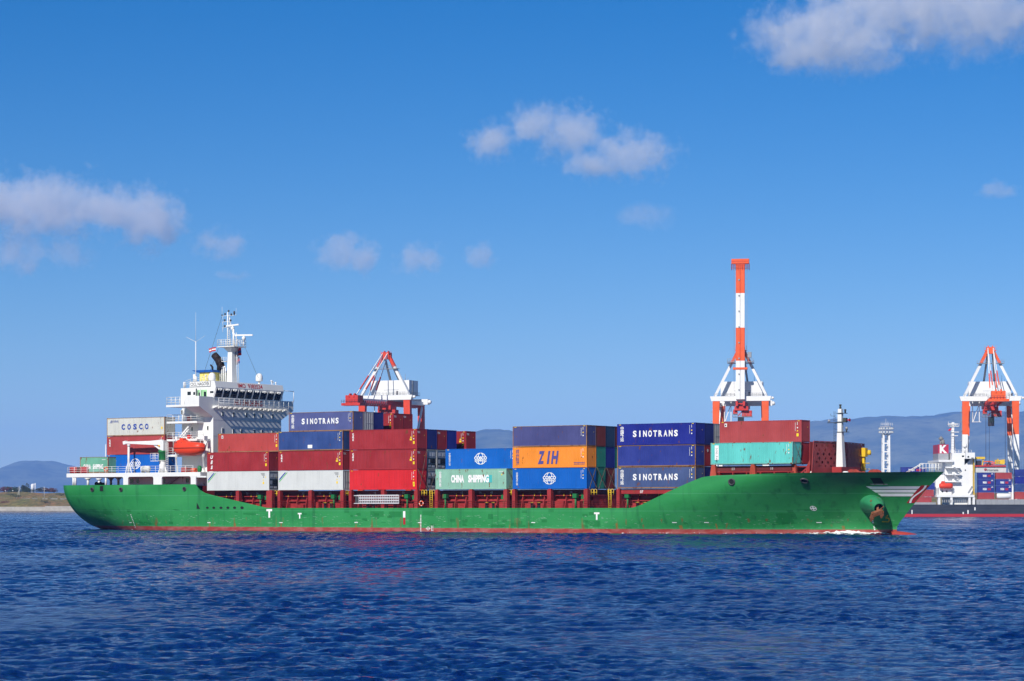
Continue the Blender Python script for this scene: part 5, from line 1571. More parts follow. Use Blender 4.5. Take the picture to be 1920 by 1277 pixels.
def crane(x, rot, boom, label, Y=1012, leg_org=34.5, colr=None, bl=54.0, za=67.0):
    org = colr or C_ORG
    root = empty('gantry_crane', ((x - 960)/F*1000, Y, 3.0), rot)
    tag(root, label, 'gantry crane', 'gantry cranes on the far quay')
    zb = 45.6                                      # underside of the portal beams above the quay
    for sx in (-1, 1):
        for y, inset in ((0, 0.0), (17, 1.6)):
            m = MB(); xt, xb = sx*(10.3 - inset*.9), sx*(11.3 - inset)
            xm = xb + (xt - xb) * (leg_org / zb)
            w0, w1 = 1.9, (2.7 if y == 0 else 2.3)
            wm = w0 + (w1 - w0)*.55
            m.beam((xb, y, 0), (xm, y, leg_org - 3), w0, 1.9, 1, wm, 1.9, up=(0, 1, 0)); m.beam((xm, y, leg_org - 3), (xt, y, zb), wm, 1.9, 0, w1*1.1, 1.9, up=(0, 1, 0))
            m.box(xb - 3.2, xb + 3.2, y - 1.0, y + 1.0, -.02, 1.8, 2)
            m.build('leg', [org, C_WHT, C_DRK], root)
    for sx in (-1, 1):
        m = MB(); m.beam((sx*11, 0, 14), (sx*10, 17, 14), 1.6, 1.8); m.beam((sx*10.4, 0, zb - 1), (sx*9.6, 17, zb - 1), 1.3, 1.6); m.beam((sx*10.9, 1, 16), (sx*9.7, 16.5, zb - 2), .7)
        m.build('side_beam', C_WHT, root)
    m = MB(); m.prism([(-12.9, -1.1, zb + 2.0), (12.9, -1.1, zb + 2.0), (12.3, -1.1, zb), (-12.3, -1.1, zb)], (0, 2.2, 0)); m.lathe((12.9, 0, zb + 1.2), [(.6, 0), (.6, .7), (.3, 1.1)], 10, 0, 'x')
    m.build('portal_beam', C_WHT, root)
    m = MB(); m.prism([(-10.6, 16, zb + .9), (12.4, 16, zb + .9), (12.4, 16, zb - 1.4), (-10.6, 16, zb - 1.4)], (0, 2.0, 0)); m.lathe((12.4, 17, zb - .3), [(.9, 0), (.9, .6), (.5, 1.2)], 10, 0, 'x')
    m.build('portal_beam', C_WHT, root)
    m = MB(); m.box(-8.8, 8.8, 5, 14, zb + 2.4, zb + 8.5, 0); m.box(-7.6, 9.4, 4.2, 14.6, zb + 2.15, zb + 2.4, 1)
    m.box(-3, 4, 4.96, 5, zb + 4.4, zb + 4.6, 1); m.box(2.9, 3.7, 4.94, 5, zb + 2.5, zb + 4.0, 2); m.box(8.8, 9.0, 8, 9, zb + 2.5, zb + 8.4, 1)
    m.tube((5.2, 9, zb + 8.5), (5.2, 9, zb + 11.3), .12, .05, 6, 1); m.tube((6.4, 9, zb + 8.5), (6.4, 9, zb + 9.6), .08, .05, 6, 1)
    m.build('machinery_house', [C_WHT, C_GRY, C_DRK], root)
    m = MB(); m.rail([(-7.6, 4.2, zb + 2.4), (9.4, 4.2, zb + 2.4), (9.4, 14.6, zb + 2.4)], 1.2, .06, 1.6, 2); m.rail([(-11, -1, zb + 2.05), (-2.5, -1, zb + 2.05)], 1.1, .05, 1.6, 2); m.rail([(2.5, -1, zb + 2.05), (11, -1, zb + 2.05)], 1.1, .05, 1.6, 2)
    m.build('walkway_rail', C_GRY, root)
    for sx in (-1, 1):
        m = MB(); p0, p1 = Vector((sx*10.9, 0, zb + 2)), Vector((sx*1.2, 1.5, za))
        m.beam(p0, p0.lerp(p1, .72), 1.0, 1.1, 0); m.beam(p0.lerp(p1, .72), p1, 1.1, 1.2, 1)
        m.build('frame_strut', [C_WHT, org], root)
    m = MB()
    for s in (-1.0, 1.0): m.beam((s*1.0, 2.2, za - 1), (s*3.0, 16.5, zb + 1), .75, .75, 0)
    m.build('back_stay', C_GRY, root)
    m = MB(); m.box(-1.7, 1.7, 0, 3.2, za - 1.4, za + 1.4, 0); m.box(-2.4, 2.4, .6, 1.0, za - .3, za + .1, 0)
    for s in (-1, 1): m.lathe((s*.9, 1.5, za + 1.2), [(.9, -.2), (.9, .2)], 12, 0, 'x'); m.tube((s*2.3, .8, za), (s*2.3, .8, za + 2), .06, .06, 5, 0)
    m.box(-5.6, 5.6, -.8, 2.2, za - 5.6, za - 5.4, 1)
    m.rail([(-5.6, -.8, za - 5.4), (5.6, -.8, za - 5.4)], 1.2, .06, 1.2, 2, 1)
    m.build('apex_head', [org, C_GRY], root)
    # fixed girder running back over the quay, with the trolley and cab under it
    m = MB()
    for s in (-1.5, 1.5): m.beam((s, -3, zb - 1.2), (s, 34, zb - 1.2), .9, 1.9, up=(0, 0, 1))
    for k in range(9): m.beam((-1.5, -2 + 4.4*k, zb - 1.2), (1.5, -2 + 4.4*k, zb - 1.2), .4)
    m.build('girder', C_RED, root)
    m = MB()
    m.box(-2.6, 3.2, -1.5, 4.5, zb - 4.0, zb - 2.3, 0); m.box(.5, 4.6, 0, 3.6, zb - 6.5, zb - 4.0, 0); m.box(-3.2, -1.4, -.5, 2, zb - 5.4, zb - 3.6, 0)
    m.beam((-3.4, 0, zb - 5.5), (4.8, 1, zb - 6.6), .25, .25, 2); m.rail([(-3.4, -1.4, zb - 6.6), (4.8, -1.4, zb - 6.6)], 1.2, .06, 1.1, 2, 2); m.box(-3.4, 4.8, -1.4, 3.6, zb - 6.75, zb - 6.6, 2)
    m.beam((-1.2, 0, zb - 2.4), (2.4, 0, zb - 6.3), .35, .35, 0); m.beam((2.4, 0, zb - 2.4), (-1.2, 0, zb - 6.3), .35, .35, 0)
    TR = m.build('trolley', [C_RED, C_DRK, C_GRY], root)
    m = MB(); m.box(-1.1, 1.4, -2.6, -.2, zb - 10.6, zb - 6.8, 0); m.box(-.9, 1.2, -2.66, -2.6, zb - 9.2, zb - 7.2, 1); m.build('operator_cab', [C_DRK, M_GLASS], TR)
    m = MB(); q = [(-7.2, 5), (-4.4, 5)]
    for a, bq in q: m.beam((a, bq, zb), (a, bq, zb - 8.5), .3)
    m.beam((-4.4, 5, zb - 1), (-6.9, 5, zb - 8.3), .3); m.box(-7.8, -3.6, 4.4, 5.6, zb - 8.7, zb - 8.5)
    m.build('service_frame', C_WHT, root)
    m = MB(); m.box(-9.2 - 2.4, -9.2 - 1.2, 1.2, 3, zb - 10.5, zb - 7.2, 0); m.box(-11.9, -11.2, 1, 2.2, 3, zb - 2, 1)
    for k in range(10): m.box(-12.6, -11.0, .6, 2.6, 5 + 4*k, 5.12 + 4*k, 1)
    m.build('leg_elevator', [org, C_GRY], root)
    # the boom
    m = MB()
    if boom == 'up':
        zz0 = 46.2; a = -2.3
        cuts = [(zz0, 62.4, 1), (62.4, 76.3, 0), (76.3, 90.8, 1), (90.8, 103.0, 0)]
        for z0, z1, mi in cuts:
            for s in (-.98, .98): m.beam((s, a, z0), (s, a, z1), 1.75, 2.2, mi, up=(0, 1, 0))
            m.box(-.12, .12, a - .6, a + .9, z0, z1, mi)
        for k in range(8): m.lathe((-.5, a - 1.1, zz0 + 4 + 6.6*k), [(.35, -.25), (.35, .25)], 10, 2, 'y')
        BM = m.build('boom', [C_ORG, C_WHT, C_GRY], root)
        m = MB(); zt = 103.0
        m.box(-3.7, 3.7, a - 1.4, a + 1.4, zt + .2, zt + 2.2, 0); m.box(-3.75, 3.75, a - 1.45, a - 1.4, zt + 1.1, zt + 1.3, 1); m.box(-2, 2, a - 1, a + 1, zt - .4, zt + .2, 0)
        m.build('boom_head', [C_ORG, C_RED], BM)
        m = MB(); m.rail([(-3.7, a - 1.4, zt - 2.4), (3.7, a - 1.4, zt - 2.4), (3.7, a + 1.4, zt - 2.4), (-3.7, a + 1.4, zt - 2.4), (-3.7, a - 1.4, zt - 2.4)], 2.6, .06, .95, 4); m.build('head_rail', C_RED, BM)
        m = MB()
        for s in (-2.7, 2.7): m.tube((s, a + .8, zb + 4), (s, a + .8, zt), .06, .06, 5)
        m.build('boom_cable', C_GRY, root)
        m = MB(); m.box(-3.0, 3.0, a - 1.3, a + 1.5, zb + 13.1, zb + 14.0); m.build('boom_latch', C_ORG, root)
        m = MB()
        for s in (-1, 1): m.box(s*2.2, s*5.4, a - 1, a + 2, zb + 16.2, zb + 16.4); m.rail([(s*2.2, a - 1, zb + 16.4), (s*5.4, a - 1, zb + 16.4)], 1.3, .07, 1, 2)
        m.box(3.0, 4.6, a, a + 2, zb + 18.2, zb + 20.5); m.build('latch_platform', C_GRY, root)
    else:
        a0, a1 = Vector((0, -2, zb - 1.0)), Vector((0, -bl, zb + boom))
        for s in (-1.5, 1.5):
            sv = Vector((s, 0, 0)); m.beam(a0 + sv, a0.lerp(a1, .86) + sv, .95, 2.0, 0); m.beam(a0.lerp(a1, .86) + sv, a1 + sv, .95, 1.6, 1)
        for k in range(14): p = a0.lerp(a1, k/13); m.beam(p - Vector((1.5, 0, 0)), p + Vector((1.5, 0, 0)), .4, .4, 1)
        BM = m.build('boom', [C_WHT if abs(rot) > .3 else C_RED, C_RED], root)
        m = MB(); p = a1
        m.box(-4.2, 4.2, p.y - 2, p.y + 3, p.z - 2.0, p.z - 1.0, 0); m.box(-2.8, 2.8, p.y - 1, p.y + 4, p.z - 1.0, p.z + 2.2, 0); m.rail([(-4.2, p.y - 2, p.z - 1), (4.2, p.y - 2, p.z - 1)], 1.2, .07, 1.2, 2, 1)
        m.lathe((-1, p.y, p.z + 1.8), [(1.2, -.3), (1.2, .3)], 14, 0, 'x'); m.lathe((1, p.y, p.z + 1.8), [(1.2, -.3), (1.2, .3)], 14, 0, 'x')
        m.build('boom_head', [C_RED if abs(rot) > .3 else C_ORG, C_DRK], BM)
        m = MB()
        for s in (-1.4, 1.4):
            for f, zt in ((.42, za), (.86, za + .8)):
                q = a0.lerp(a1, f) + Vector((s, 0, 1)); t0 = Vector((s*.8, 0, zt)); m.beam(t0, t0.lerp(q, .5), .30, .36, 0); m.beam(t0.lerp(q, .5), t0.lerp(q, .8), .42, .5, 1); m.beam(t0.lerp(q, .8), q, .30, .36, 0)
        m.build('boom_stay', [C_WHT, org], root)
        m = MB()
        for s in (-2.4, 2.4):
            for k in range(17):
                p, q = a0.lerp(a1, k/17), a0.lerp(a1, (k+1)/17); sv = Vector((s, 0, -1.6)); m.beam(p + sv, q + sv, .22); m.beam(p + sv, q + Vector((s, 0, .3)), .18); m.beam(q + sv, q + Vector((s, 0, .3)), .16)
        m.build('boom_walkway', C_RED, BM)
        if abs(rot) < .3:
            m = MB()
            for x_, yy in ((-3.6, -30), (-2.2, -30), (4.2, -30)): m.tube((x_, yy, zb - 3), (x_, yy, 17), .07, .07, 5)
            m.build('hoist_cable', C_DRK, root)
    return root
crane(1394, R(-9), 'up', 'orange and white gantry crane with its striped boom raised straight up')
crane(1868, R(-8), -0.6, 'orange and white gantry crane astride the moored ship at right, boom lowered', Y=1012)
crane(721, R(-22), -1.5, 'red and white gantry crane seen obliquely above the stern half, boom lowered', Y=1004, leg_org=8, bl=31.0, za=64.2, colr=paint('vermilion_crane_paint', (.66, .06, .025), .45, .08, 0, .12))

# floodlight tower
def tower():
    Y = 930; root = empty('floodlight_tower', ((1661-960)/F*Y, Y + 70, 3.0))
    k = (Y + 70)/F; root.location.x = (1661-960)*k; H = (952.5-797)*k
    tag(root, 'white lattice floodlight tower standing between the bow and the moored ship', 'floodlight tower')
    m = MB(); w = 1.35
    for s in (-1, 1):
        for t_ in (-1, 1): m.beam((s*w, t_*w, 0), (s*w*.85, t_*w*.85, H - 3), .75, .75)
    for j in range(9):
        z = 2.5 + (H - 6)*j/8
        for t_ in (-1, 1): m.beam((-w, t_*w, z), (w, t_*w, z), .35, .45)
        for s in (-1, 1): m.beam((s*w, -w, z), (s*w, w, z), .35, .45)
        if j < 8: m.beam((-w, w, z), (w, w, z + (H-6)/8), .16); m.beam((w, w, z), (-w, w, z + (H-6)/8), .16)
    m.build('lattice_mast', C_WHT, root)
    m = MB()
    for z in (H - 3.2, H - 1.7, H - .2): m.lathe((0, 0, z), [(2.5, 0), (2.5, .12)], 16)
    m.rail([(-2.4, -2.4, H), (2.4, -2.4, H)], 1.2, .06, .8, 2); m.tube((0, 0, H), (0, 0, H + 3.2), .08, .04, 6); m.tube((.8, 0, H), (.8, 0, H + 2), .06, .04, 6)
    m.build('lamp_gallery', C_WHT, root)
    for z in (H - 2.9, H - 1.4):
        for i in range(7):
            a = math.pi*(1.05 + .9*i/6); m = MB(); p = Vector((math.cos(a)*2.7, math.sin(a)*2.7, z)); m.box(p.x - .42, p.x + .42, p.y - .3, p.y + .3, z, z + .85, 0); m.box(p.x - .34, p.x + .34, p.y - .34, p.y - .3, z + .08, z + .74, 1)
            m.build('flood_lamp', [C_GRY, plain('lamp_lens', (.55, .58, .60), .2)], root)
tower()

# ------------------------------------------------------------------ the moored ship
FY = 950.0
FX = lambda x: (x - 960)/F*FY
FZ = lambda y: CAMH + (HOR - y)/F*FY
FS = empty('moored_container_ship', (FX(1800), FY, 0))
tag(FS, 'dark grey hulled container ship with white deckhouse moored beyond the bow', 'container ship')
def fx(x): return FX(x) - FX(1800)
def far_ship():
    m = MB(); zt = FZ(946)
    st = [(1632, 9, 6), (1645, 2.5, 2), (1665, 0, 0), (2120, 0, 0), (2200, 6, 6), (2260, 14.5, 14.5)]
    vs, fs = [], []
    for x, a, b in st:
        X = fx(x)
        for y0, z in ((a*1.3, -2), (a, .4), (b*.5, zt)): vs.append((X, y0, z))
        for y1, z in ((30 - b*.5, zt), (30 - a, .4), (30 - a*1.3, -2)): vs.append((X, y1, z))
    for i in range(len(st)-1):
        for k in range(5): a = i*6+k; fs.append((a, a+6, a+7, a+1))
    fs += [tuple(range(6))[::-1], tuple((len(st)-1)*6 + k for k in range(6))]
    t = NT('slate_hull_paint'); tc = t.new('ShaderNodeTexCoord'); sp = t.new('ShaderNodeSeparateXYZ'); t.link(tc.outputs['Object'], sp.inputs[0])
    mp = t.new('ShaderNodeMapping'); mp.inputs['Scale'].default_value = (.08, .08, .5); t.link(tc.outputs['Object'], mp.inputs['Vector'])
    n = t.noise(mp.outputs[0], 2, 5)
    c = t.mix(t.ramp(n, .35, .7), (.022, .026, .040), (.042, .048, .066))
    c = t.mix(t.math('LESS_THAN', sp.outputs['Z'], 1.15), c, (.42, .022, .035)); t.bsdf(c, .5, .3)
    m.add(vs, fs); m.build('hull', t.mat, FS)
    k = MB()
    for x, y, w, h in ((1710, 960, .4, 1.6), (1828, 954, .5, 1.2), (1815, 960, .5, 1.5), (1806, 962, .5, .8)): k.box(fx(x) - w/2, fx(x) + w/2, -.06, -.02, FZ(y) - h/2, FZ(y) + h/2)
    k.build('hull_markings', M_MARKW, FS)
    h = MB(); B = lambda x0, x1, y0, y1, d0, d1, mi=0: h.box(fx(x0), fx(x1), d0, d1, FZ(y1), FZ(y0), mi)
    B(1789, 1827.5, 848.5, 946, 4, 27); B(1776, 1789, 863, 928, 5, 26); B(1760, 1789, 890, 928, 7, 24)
    B(1757, 1828, 928, 932, 1, 29)
    for x in (1760, 1783, 1817, 1825): B(x, x + 4.2, 932, 946, 1.2, 3.5)
    B(1762, 1790, 862, 866, 2.5, 27.5); B(1812, 1829, 848.5, 860, 1, 29); h.prism([(fx(1812), 4, FZ(872)), (fx(1824), 4, FZ(860)), (fx(1812), 4, FZ(860))], (0, 2, 0))
    for y in (876, 889, 902.5): B(1776, 1803, y, y + 1.5, 2.0, 7)
    B(1763, 1787, 914, 928, 3.0, 8)
    h.build('deckhouse', C_WHT, FS)
    w = MB()
    for x0, x1, y0, y1 in ((1807, 1811, 853.5, 856.5), (1815, 1818, 855, 858), (1822, 1826.5, 858, 859.5), (1812.5, 1814.5, 880, 882.5)): w.box(fx(x0), fx(x1), (.93 if x0 > 1811 and x0 < 1828 and y0 < 860 else 3.9), (.98 if x0 > 1811 and y0 < 860 else 3.96), FZ(y1), FZ(y0))
    for x in (1768, 1776): w.box(fx(x), fx(x + 3), 2.9, 2.98, FZ(923), FZ(920))
    w.build('window', M_GLASS, FS)
    b = MB()
    for q in range(12): b.box(fx(1767 + 4.0*q), fx(1768.6 + 4.0*q), 1.0, 1.06, FZ(942), FZ(937))
    b.build('lower_bulwark', C_GRY, FS)
    f = MB(); f.box(fx(1766), fx(1785.5), 8, 20, FZ(862), FZ(849.5), 1); f.box(fx(1766), fx(1785.5), 8, 20, FZ(849.5), FZ(832.5), 0)
    f.text('K', (fx(1775.8), 7.95, FZ(841)), 2.9, mi=2, bold=.05, width=3.0)
    f.build('funnel', [plain('funnel_crimson', (.45, .02, .06), .5), C_GRY, M_MARKW], FS)
    e = MB(); e.tube((fx(1779), 13, FZ(833)), (fx(1778), 13, FZ(823)), .9, .8, 10); e.tube((fx(1778), 13, FZ(823.5)), (fx(1773), 13, FZ(818)), .8, .75, 10); e.tube((fx(1774), 12, FZ(833)), (fx(1774), 12, FZ(826)), .4, .4, 8); e.build('exhaust_pipe', plain('pale_soot', (.22, .22, .21), .7), FS)
    a = MB()
    a.beam((fx(1796), 12, FZ(850)), (fx(1797), 12, FZ(790)), 1.0, 1.0); a.beam((fx(1803), 14, FZ(850)), (fx(1799), 13, FZ(806)), .5)
    for x0, x1, y in ((1790, 1808, 798), (1788, 1806, 794), (1793, 1808, 809), (1794, 1806, 816)): a.box(fx(x0), fx(x1), 11, 14, FZ(y), FZ(y - 1.2))
    a.tube((fx(1788.5), 12, FZ(794)), (fx(1788.5), 12, FZ(788)), .12, .06, 6); a.rail([(fx(1788), 11, FZ(798)), (fx(1808), 11, FZ(798))], 1.2, .08, 1.3, 2); a.rail([(fx(1786), 5, FZ(849)), (fx(1826), 5, FZ(849))], 1.2, .07, 1.6, 2)
    for z in range(9): a.box(fx(1793), fx(1799), 11.3, 11.6, FZ(845 - 5*z), FZ(844.5 - 5*z))
    a.lathe((fx(1818), 10, FZ(838)), [(.9, 0), (.9, 1.0), (.4, 1.7)], 12); a.tube((fx(1818), 10, FZ(848)), (fx(1818), 10, FZ(838)), .3, .3, 8)
    a.build('mast', C_WHT, FS)
    g = MB(); g.box(fx(1828.5), fx(1830), 3, 27, FZ(941), FZ(852)); g.build('lashing_frame', plain('yellow_frame', (.70, .48, .06), .5), FS)
    c = MB(); c.box(fx(1832), fx(2050), 1.2, 28.8, FZ(946), FZ(936.5)); c.box(fx(1700), fx(1756), 1.2, 28.8, FZ(946), FZ(942))
    for q in range(18): c.box(fx(1836 + 11*q), fx(1837.5 + 11*q), 1.0, 1.2, FZ(946), FZ(936.5))
    c.build('hatch_coaming', C_GRY, FS)
    l = MB()
    for x0, y0, x1, y1 in ((1817, 925, 1825, 912), (1803, 886, 1790, 876), (1801, 899, 1789, 890)): l.beam((fx(x0), 1.8, FZ(y0)), (fx(x1), 1.8, FZ(y1)), .25, .7)
    l.build('stairs', C_GRY, FS)
far_ship()
def far_boat():
    root = empty('lifeboat', (FX(1775), FY + 1.6, FZ(916)))
    tag(root, 'small orange lifeboat on the white deckhouse of the moored ship', 'lifeboat')
    m = MB(); Lh = 2.75
    pr = [(-1, .1, .5), (-.92, .75, .95), (-.6, 1.0, 1.15), (.6, 1.0, 1.15), (.92, .7, .95), (1, .1, .5)]
    vs, fs = [], []; K = 10
    for s, w, d in pr:
        for k in range(K): a = 2*math.pi*k/K; vs.append((s*Lh, math.cos(a)*w*1.0, 1.05 + math.sin(a)*d))
    for i in range(len(pr)-1): fs += [(i*K+k, (i+1)*K+k, (i+1)*K+(k+1)%K, i*K+(k+1)%K) for k in range(K)]
    m.add(vs, fs, 0, True); m.build('boat_hull', M_ORANGE, root)
    m = MB(); m.prism([(-2.2, -.6, 1.9), (-.3, -.6, 1.9), (-.6, -.6, 2.9), (-1.6, -.6, 3.0)], (0, 1.2, 0)); m.build('canopy', M_ORANGE, root)
far_boat()

def far_c(x0, x1, y0, y1, col, label, text=None, cat='shipping container', d=1.8, txtcol=0):
    L = FX(x1) - FX(x0); H = FZ(y0) - FZ(y1); W = 2.44
    root = MB()
    n = max(8, round(L / .35))
    corrugate(root, (.1, .02, 0), (1,0,0), (0,0,1), L - .2, .14, H - .08, n, .05, (0,-1,0)); corrugate(root, (L - .1, W - .02, 0), (-1,0,0), (0,0,1), L - .2, .14, H - .08, n, .05, (0,1,0))
    for x in (.02, L - .02): root.quad((x, .1, .1), (x, W - .1, .1), (x, W - .1, H - .1), (x, .1, H - .1))
    root.quad((.05, .05, H - .03), (L - .05, .05, H - .03), (L - .05, W - .05, H - .03), (.05, W - .05, H - .03))
    o = root.build('shipping_container', M_C[col]); o.location = (FX(x0), FY + d, FZ(y1))
    f = MB()
    for x in (0, L - .12):
        for y in (0, W - .1): f.box(x, x + .12, y, y + .1, 0, H)
    for y in (.004, W - .066):
        for z in (0, H - .09): f.box(.12, L - .12, y, y + .062, z + .004, z + .085)
    f.build('frame', M_C[col], o)
    if text:
        t = MB()
        if text == 'WAN HAI':
            t.text('WAN', (L*.40, -.02, H*.50), .85, mi=0, bold=.05, width=L*.24, shear=.15); t.text('HAI', (L*.68, -.02, H*.50), .85, mi=1, bold=.05, width=L*.20, shear=.15)
            t.box(L*.80, L*.93, -.02, -.012, H*.74, H*.80, 0); t.box(L*.84, L*.90, -.02, -.012, H*.84, H*.90, 0)
        else:
            t.text(text, (L*.57, -.02, H*.45), .95, mi=4, bold=.01, width=L*.36); t.ring((L*.34, -.02, H*.5), .25, .55, 16, 1); t.ring((L*.345, -.025, H*.42), .12, .32, 14, 4)
        t.build('lettering', [M_MARKW, M_MARKR, M_CBLUE, M_MARKW, M_MARKB], o)
    tag(o, label, cat, 'containers on the moored ship')
    return o
far_c(1693, 1741, 875.5, 886.5, 'royal2', 'blue container rising behind the bow rail of the green ship', 'WAN HAI', d=4)
far_c(1741.5, 1756, 905, 918, 'royal2', 'dark blue container end right behind the slanting green stem', None, d=4)
far_c(1700, 1754, 918.2, 931.5, 'rose', 'upper red container behind the slanting green stem', None, d=4)
far_c(1700, 1750, 932, 942, 'rose', 'lower red container behind the slanting green stem', None, d=4)
far_c(1836, 1866, 886, 898.2, 'royal2', 'topmost blue container right of the far deckhouse, under the white long one', 'WAN HAI')
far_c(1836, 1866, 898.6, 910.6, 'royal2', 'second blue container from the top right of the far deckhouse', 'WAN HAI')
far_c(1836, 1866, 911, 923, 'royal2', 'third blue container from the top, above a maroon one beside the far deckhouse', 'WAN HAI')
far_c(1836, 1866, 923.4, 936, 'rose', 'maroon container at the bottom beside the far deckhouse', None)
far_c(1869, 1899, 886, 898.2, 'rose', 'maroon container on top of two blue ones on the moored ship', None)
far_c(1869, 1899, 898.6, 910.6, 'royal2', 'blue container just under the maroon one on the moored ship', 'WAN HAI')
far_c(1869, 1899, 911, 923, 'royal2', 'blue container just above the white tank on the moored ship', 'WAN HAI')
far_c(1832, 1891, 874.8, 885.8, 'white_reefer', 'long white container lying across the stacks on the moored ship', 'interasia', d=4.6)
far_c(1905, 1962, 880, 893, 'royal2', 'blue container at the top of the stack cut by the right edge', None)
far_c(1905, 1962, 893.4, 907.4, 'royal', 'deep blue container second in the stack cut by the right edge', None)
far_c(1905, 1962, 907.8, 921.8, 'blue_faded', 'steel blue container third in the stack cut by the right edge', None)
far_c(1905, 1962, 922.2, 936, 'brick', 'orange red container at the bottom of the stack cut by the right edge', None)
def tank():
    L = FX(1899) - FX(1870); root = empty('tank_container', (FX(1870), FY + 1.8, FZ(936)))
    tag(root, 'white cylindrical tank container at deck level on the moored ship', 'tank container')
    m = MB(); m.lathe((.15, 1.2, 1.3), [(.3, 0), (.9, .15), (1.12, .4), (1.12, L - .7), (.9, L - .45), (.3, L - .3)], 18, 0, 'x'); m.build('tank', C_WHT, root)
    m = MB()
    for x in (.06, L - .06):
        for y in (.06, 2.38): m.beam((x, y, 0), (x, y, 2.55), .1)
        for z in (.06, 2.5): m.beam((x, 0, z), (x, 2.44, z), .1)
    for y in (.06, 2.38): m.beam((0, y, .06), (L, y, .06), .1)
    m.build('frame', M_C['rose'], root)
tank()
def flat_cargo():
    root = empty('machinery_cargo', (FX(1832), FY + 4, FZ(874.6)))
    tag(root, 'yellow and orange machinery parts loaded on flat racks above the long white container', 'machinery')
    L = FX(1890) - FX(1832)
    m = MB(); m.box(0, L, 0, 2.4, 0, .5); m.build('flat_rack', C_RED, root)
    g = random.Random(4)
    m = MB()
    for i in range(9): x = 3.4 + g.uniform(0, 5.6); z = .5 + g.uniform(0, 1.6); m.beam((x - g.uniform(.5, 1.6), g.uniform(.3, 2), z), (x + g.uniform(.3, 1.4), g.uniform(.3, 2), z + g.uniform(-.2, .7)), .35)
    m.build('machine_frame', C_ORG, root)
    m = MB(); m.box(0, 4.0, .3, 2, 3.0, 3.9); m.beam((.5, 1, .5), (.5, 1, 3), .4); m.beam((3, 1, .5), (3.4, 1, 3), .4)
    for i in range(5): m.box(8.2 + .8*i, 8.6 + .8*i, .4, 2, .9, 2.0 + g.uniform(0, 1.2))
    m.beam((8, 1, 2.2), (12, 1, 2.7), .4); m.lathe((11, .8, 1.8), [(1.0, -.3), (1.0, .3)], 14, 0, 'y')
    m.build('machine_arm', plain('machine_yellow', (.75, .50, .04), .5), root)
    m = MB(); m.box(.6, 2.6, .5, 2, .5, 2.4); m.box(4.6, 6.4, .5, 1.6, .5, 1.4); m.build('machine_body', C_DRK, root)
flat_cargo()
u_flag = MB(); u_flag.add([(0, 0, 0), (-1.0, .1, -.9), (-.2, 0, -1.2), (.7, 0, -.2)], [(0, 1, 2, 3)]); fo = u_flag.build('flag', M_FLAGR, None, (FX(1792), FY + 12, FZ(801))); tag(fo, 'tiny red flag left of the mast on the moored ship', 'flag')

# ------------------------------------------------------------------ left shore
SY = 1960.0
def shore():
    g = np.random.default_rng(9); k = SY/F
    m = MB(); xs = np.linspace(-2200, 700, 60)
    cut = (52 - 960)*k
    prev = None
    for a, b in zip(xs, xs[1:]):
        z1 = at(0, 950.2 if (a + b)/2 < cut else 949.0, SY).z
        m.box(a, b, SY, SY + 3, 1.2, z1, 0)
    m.box(xs[0], xs[-1], SY - 3, SY, -5, 1.15, 1)
    o = m.build('sea_wall', [paint('sea_wall_concrete', (.42, .39, .34), .85, .14, 0, .35), paint('sea_wall_foot', (.22, .20, .18), .9, .2, 0, .4)])
    tag(o, 'pale concrete sea wall along the grassy bank left of the stern', 'sea wall')
    nx, ny = 260, 26
    X = np.linspace(-2200, 700, nx); vs, fs = [], []
    for j in range(ny):
        s = j/(ny-1); y = SY + 3 + 260*s
        for x in X:
            z = 4.2 + (17.5 - 4.2)*(s**.8) - (1.5 if j == 0 else 0) + .9*math.sin(x/23 + 3*s) + .5*math.sin(x/7.3 + y/9) + g.normal(0, .22)
            if .42 < s < .50: z -= .6
            vs.append((x, y, z))
    for j in range(ny-1):
        for i in range(nx-1): a = j*nx+i; fs.append((a, a+1, a+nx+1, a+nx))
    t = NT('rough_autumn_grass'); c1 = t.noise(t.coords((.05, .012, .05), False), 1, 6, .65); c2 = t.noise(t.coords((.25, .06, .4), False), 1, 6, .7)
    c = t.mix(t.ramp(c1, .35, .65), (.25, .215, .060), (.36, .19, .075)); c = t.mix(t.ramp(c2, .40, .68), c, (.085, .10, .030)); c = t.mix(t.math('MULTIPLY', t.ramp(c2, .66, .76), .6), c, (.42, .30, .16))
    t.bsdf(c, .9, .1)
    o = MB().add(vs, fs, 0, True).build('grass_bank', t.mat); tag(o, 'rough green and brown grass bank above the sea wall', 'grass', kind='structure')
    f = MB()
    for x in np.arange(-860, -340, 2.2):
        px = x/SY*F + 960
        f.box(x, x + .18, SY + 118, SY + 118.2, 10.5, 12.7)
        if int(x) % 3: f.box(x, x + 2.2, SY + 118, SY + 118.1, 10.9 + .2*math.sin(x), 11.8)
    o = f.build('fence', paint('weathered_fence', (.27, .26, .23), .8, .2, 0, .3)); tag(o, 'low grey fence running across the grass bank', 'fence')
shore()
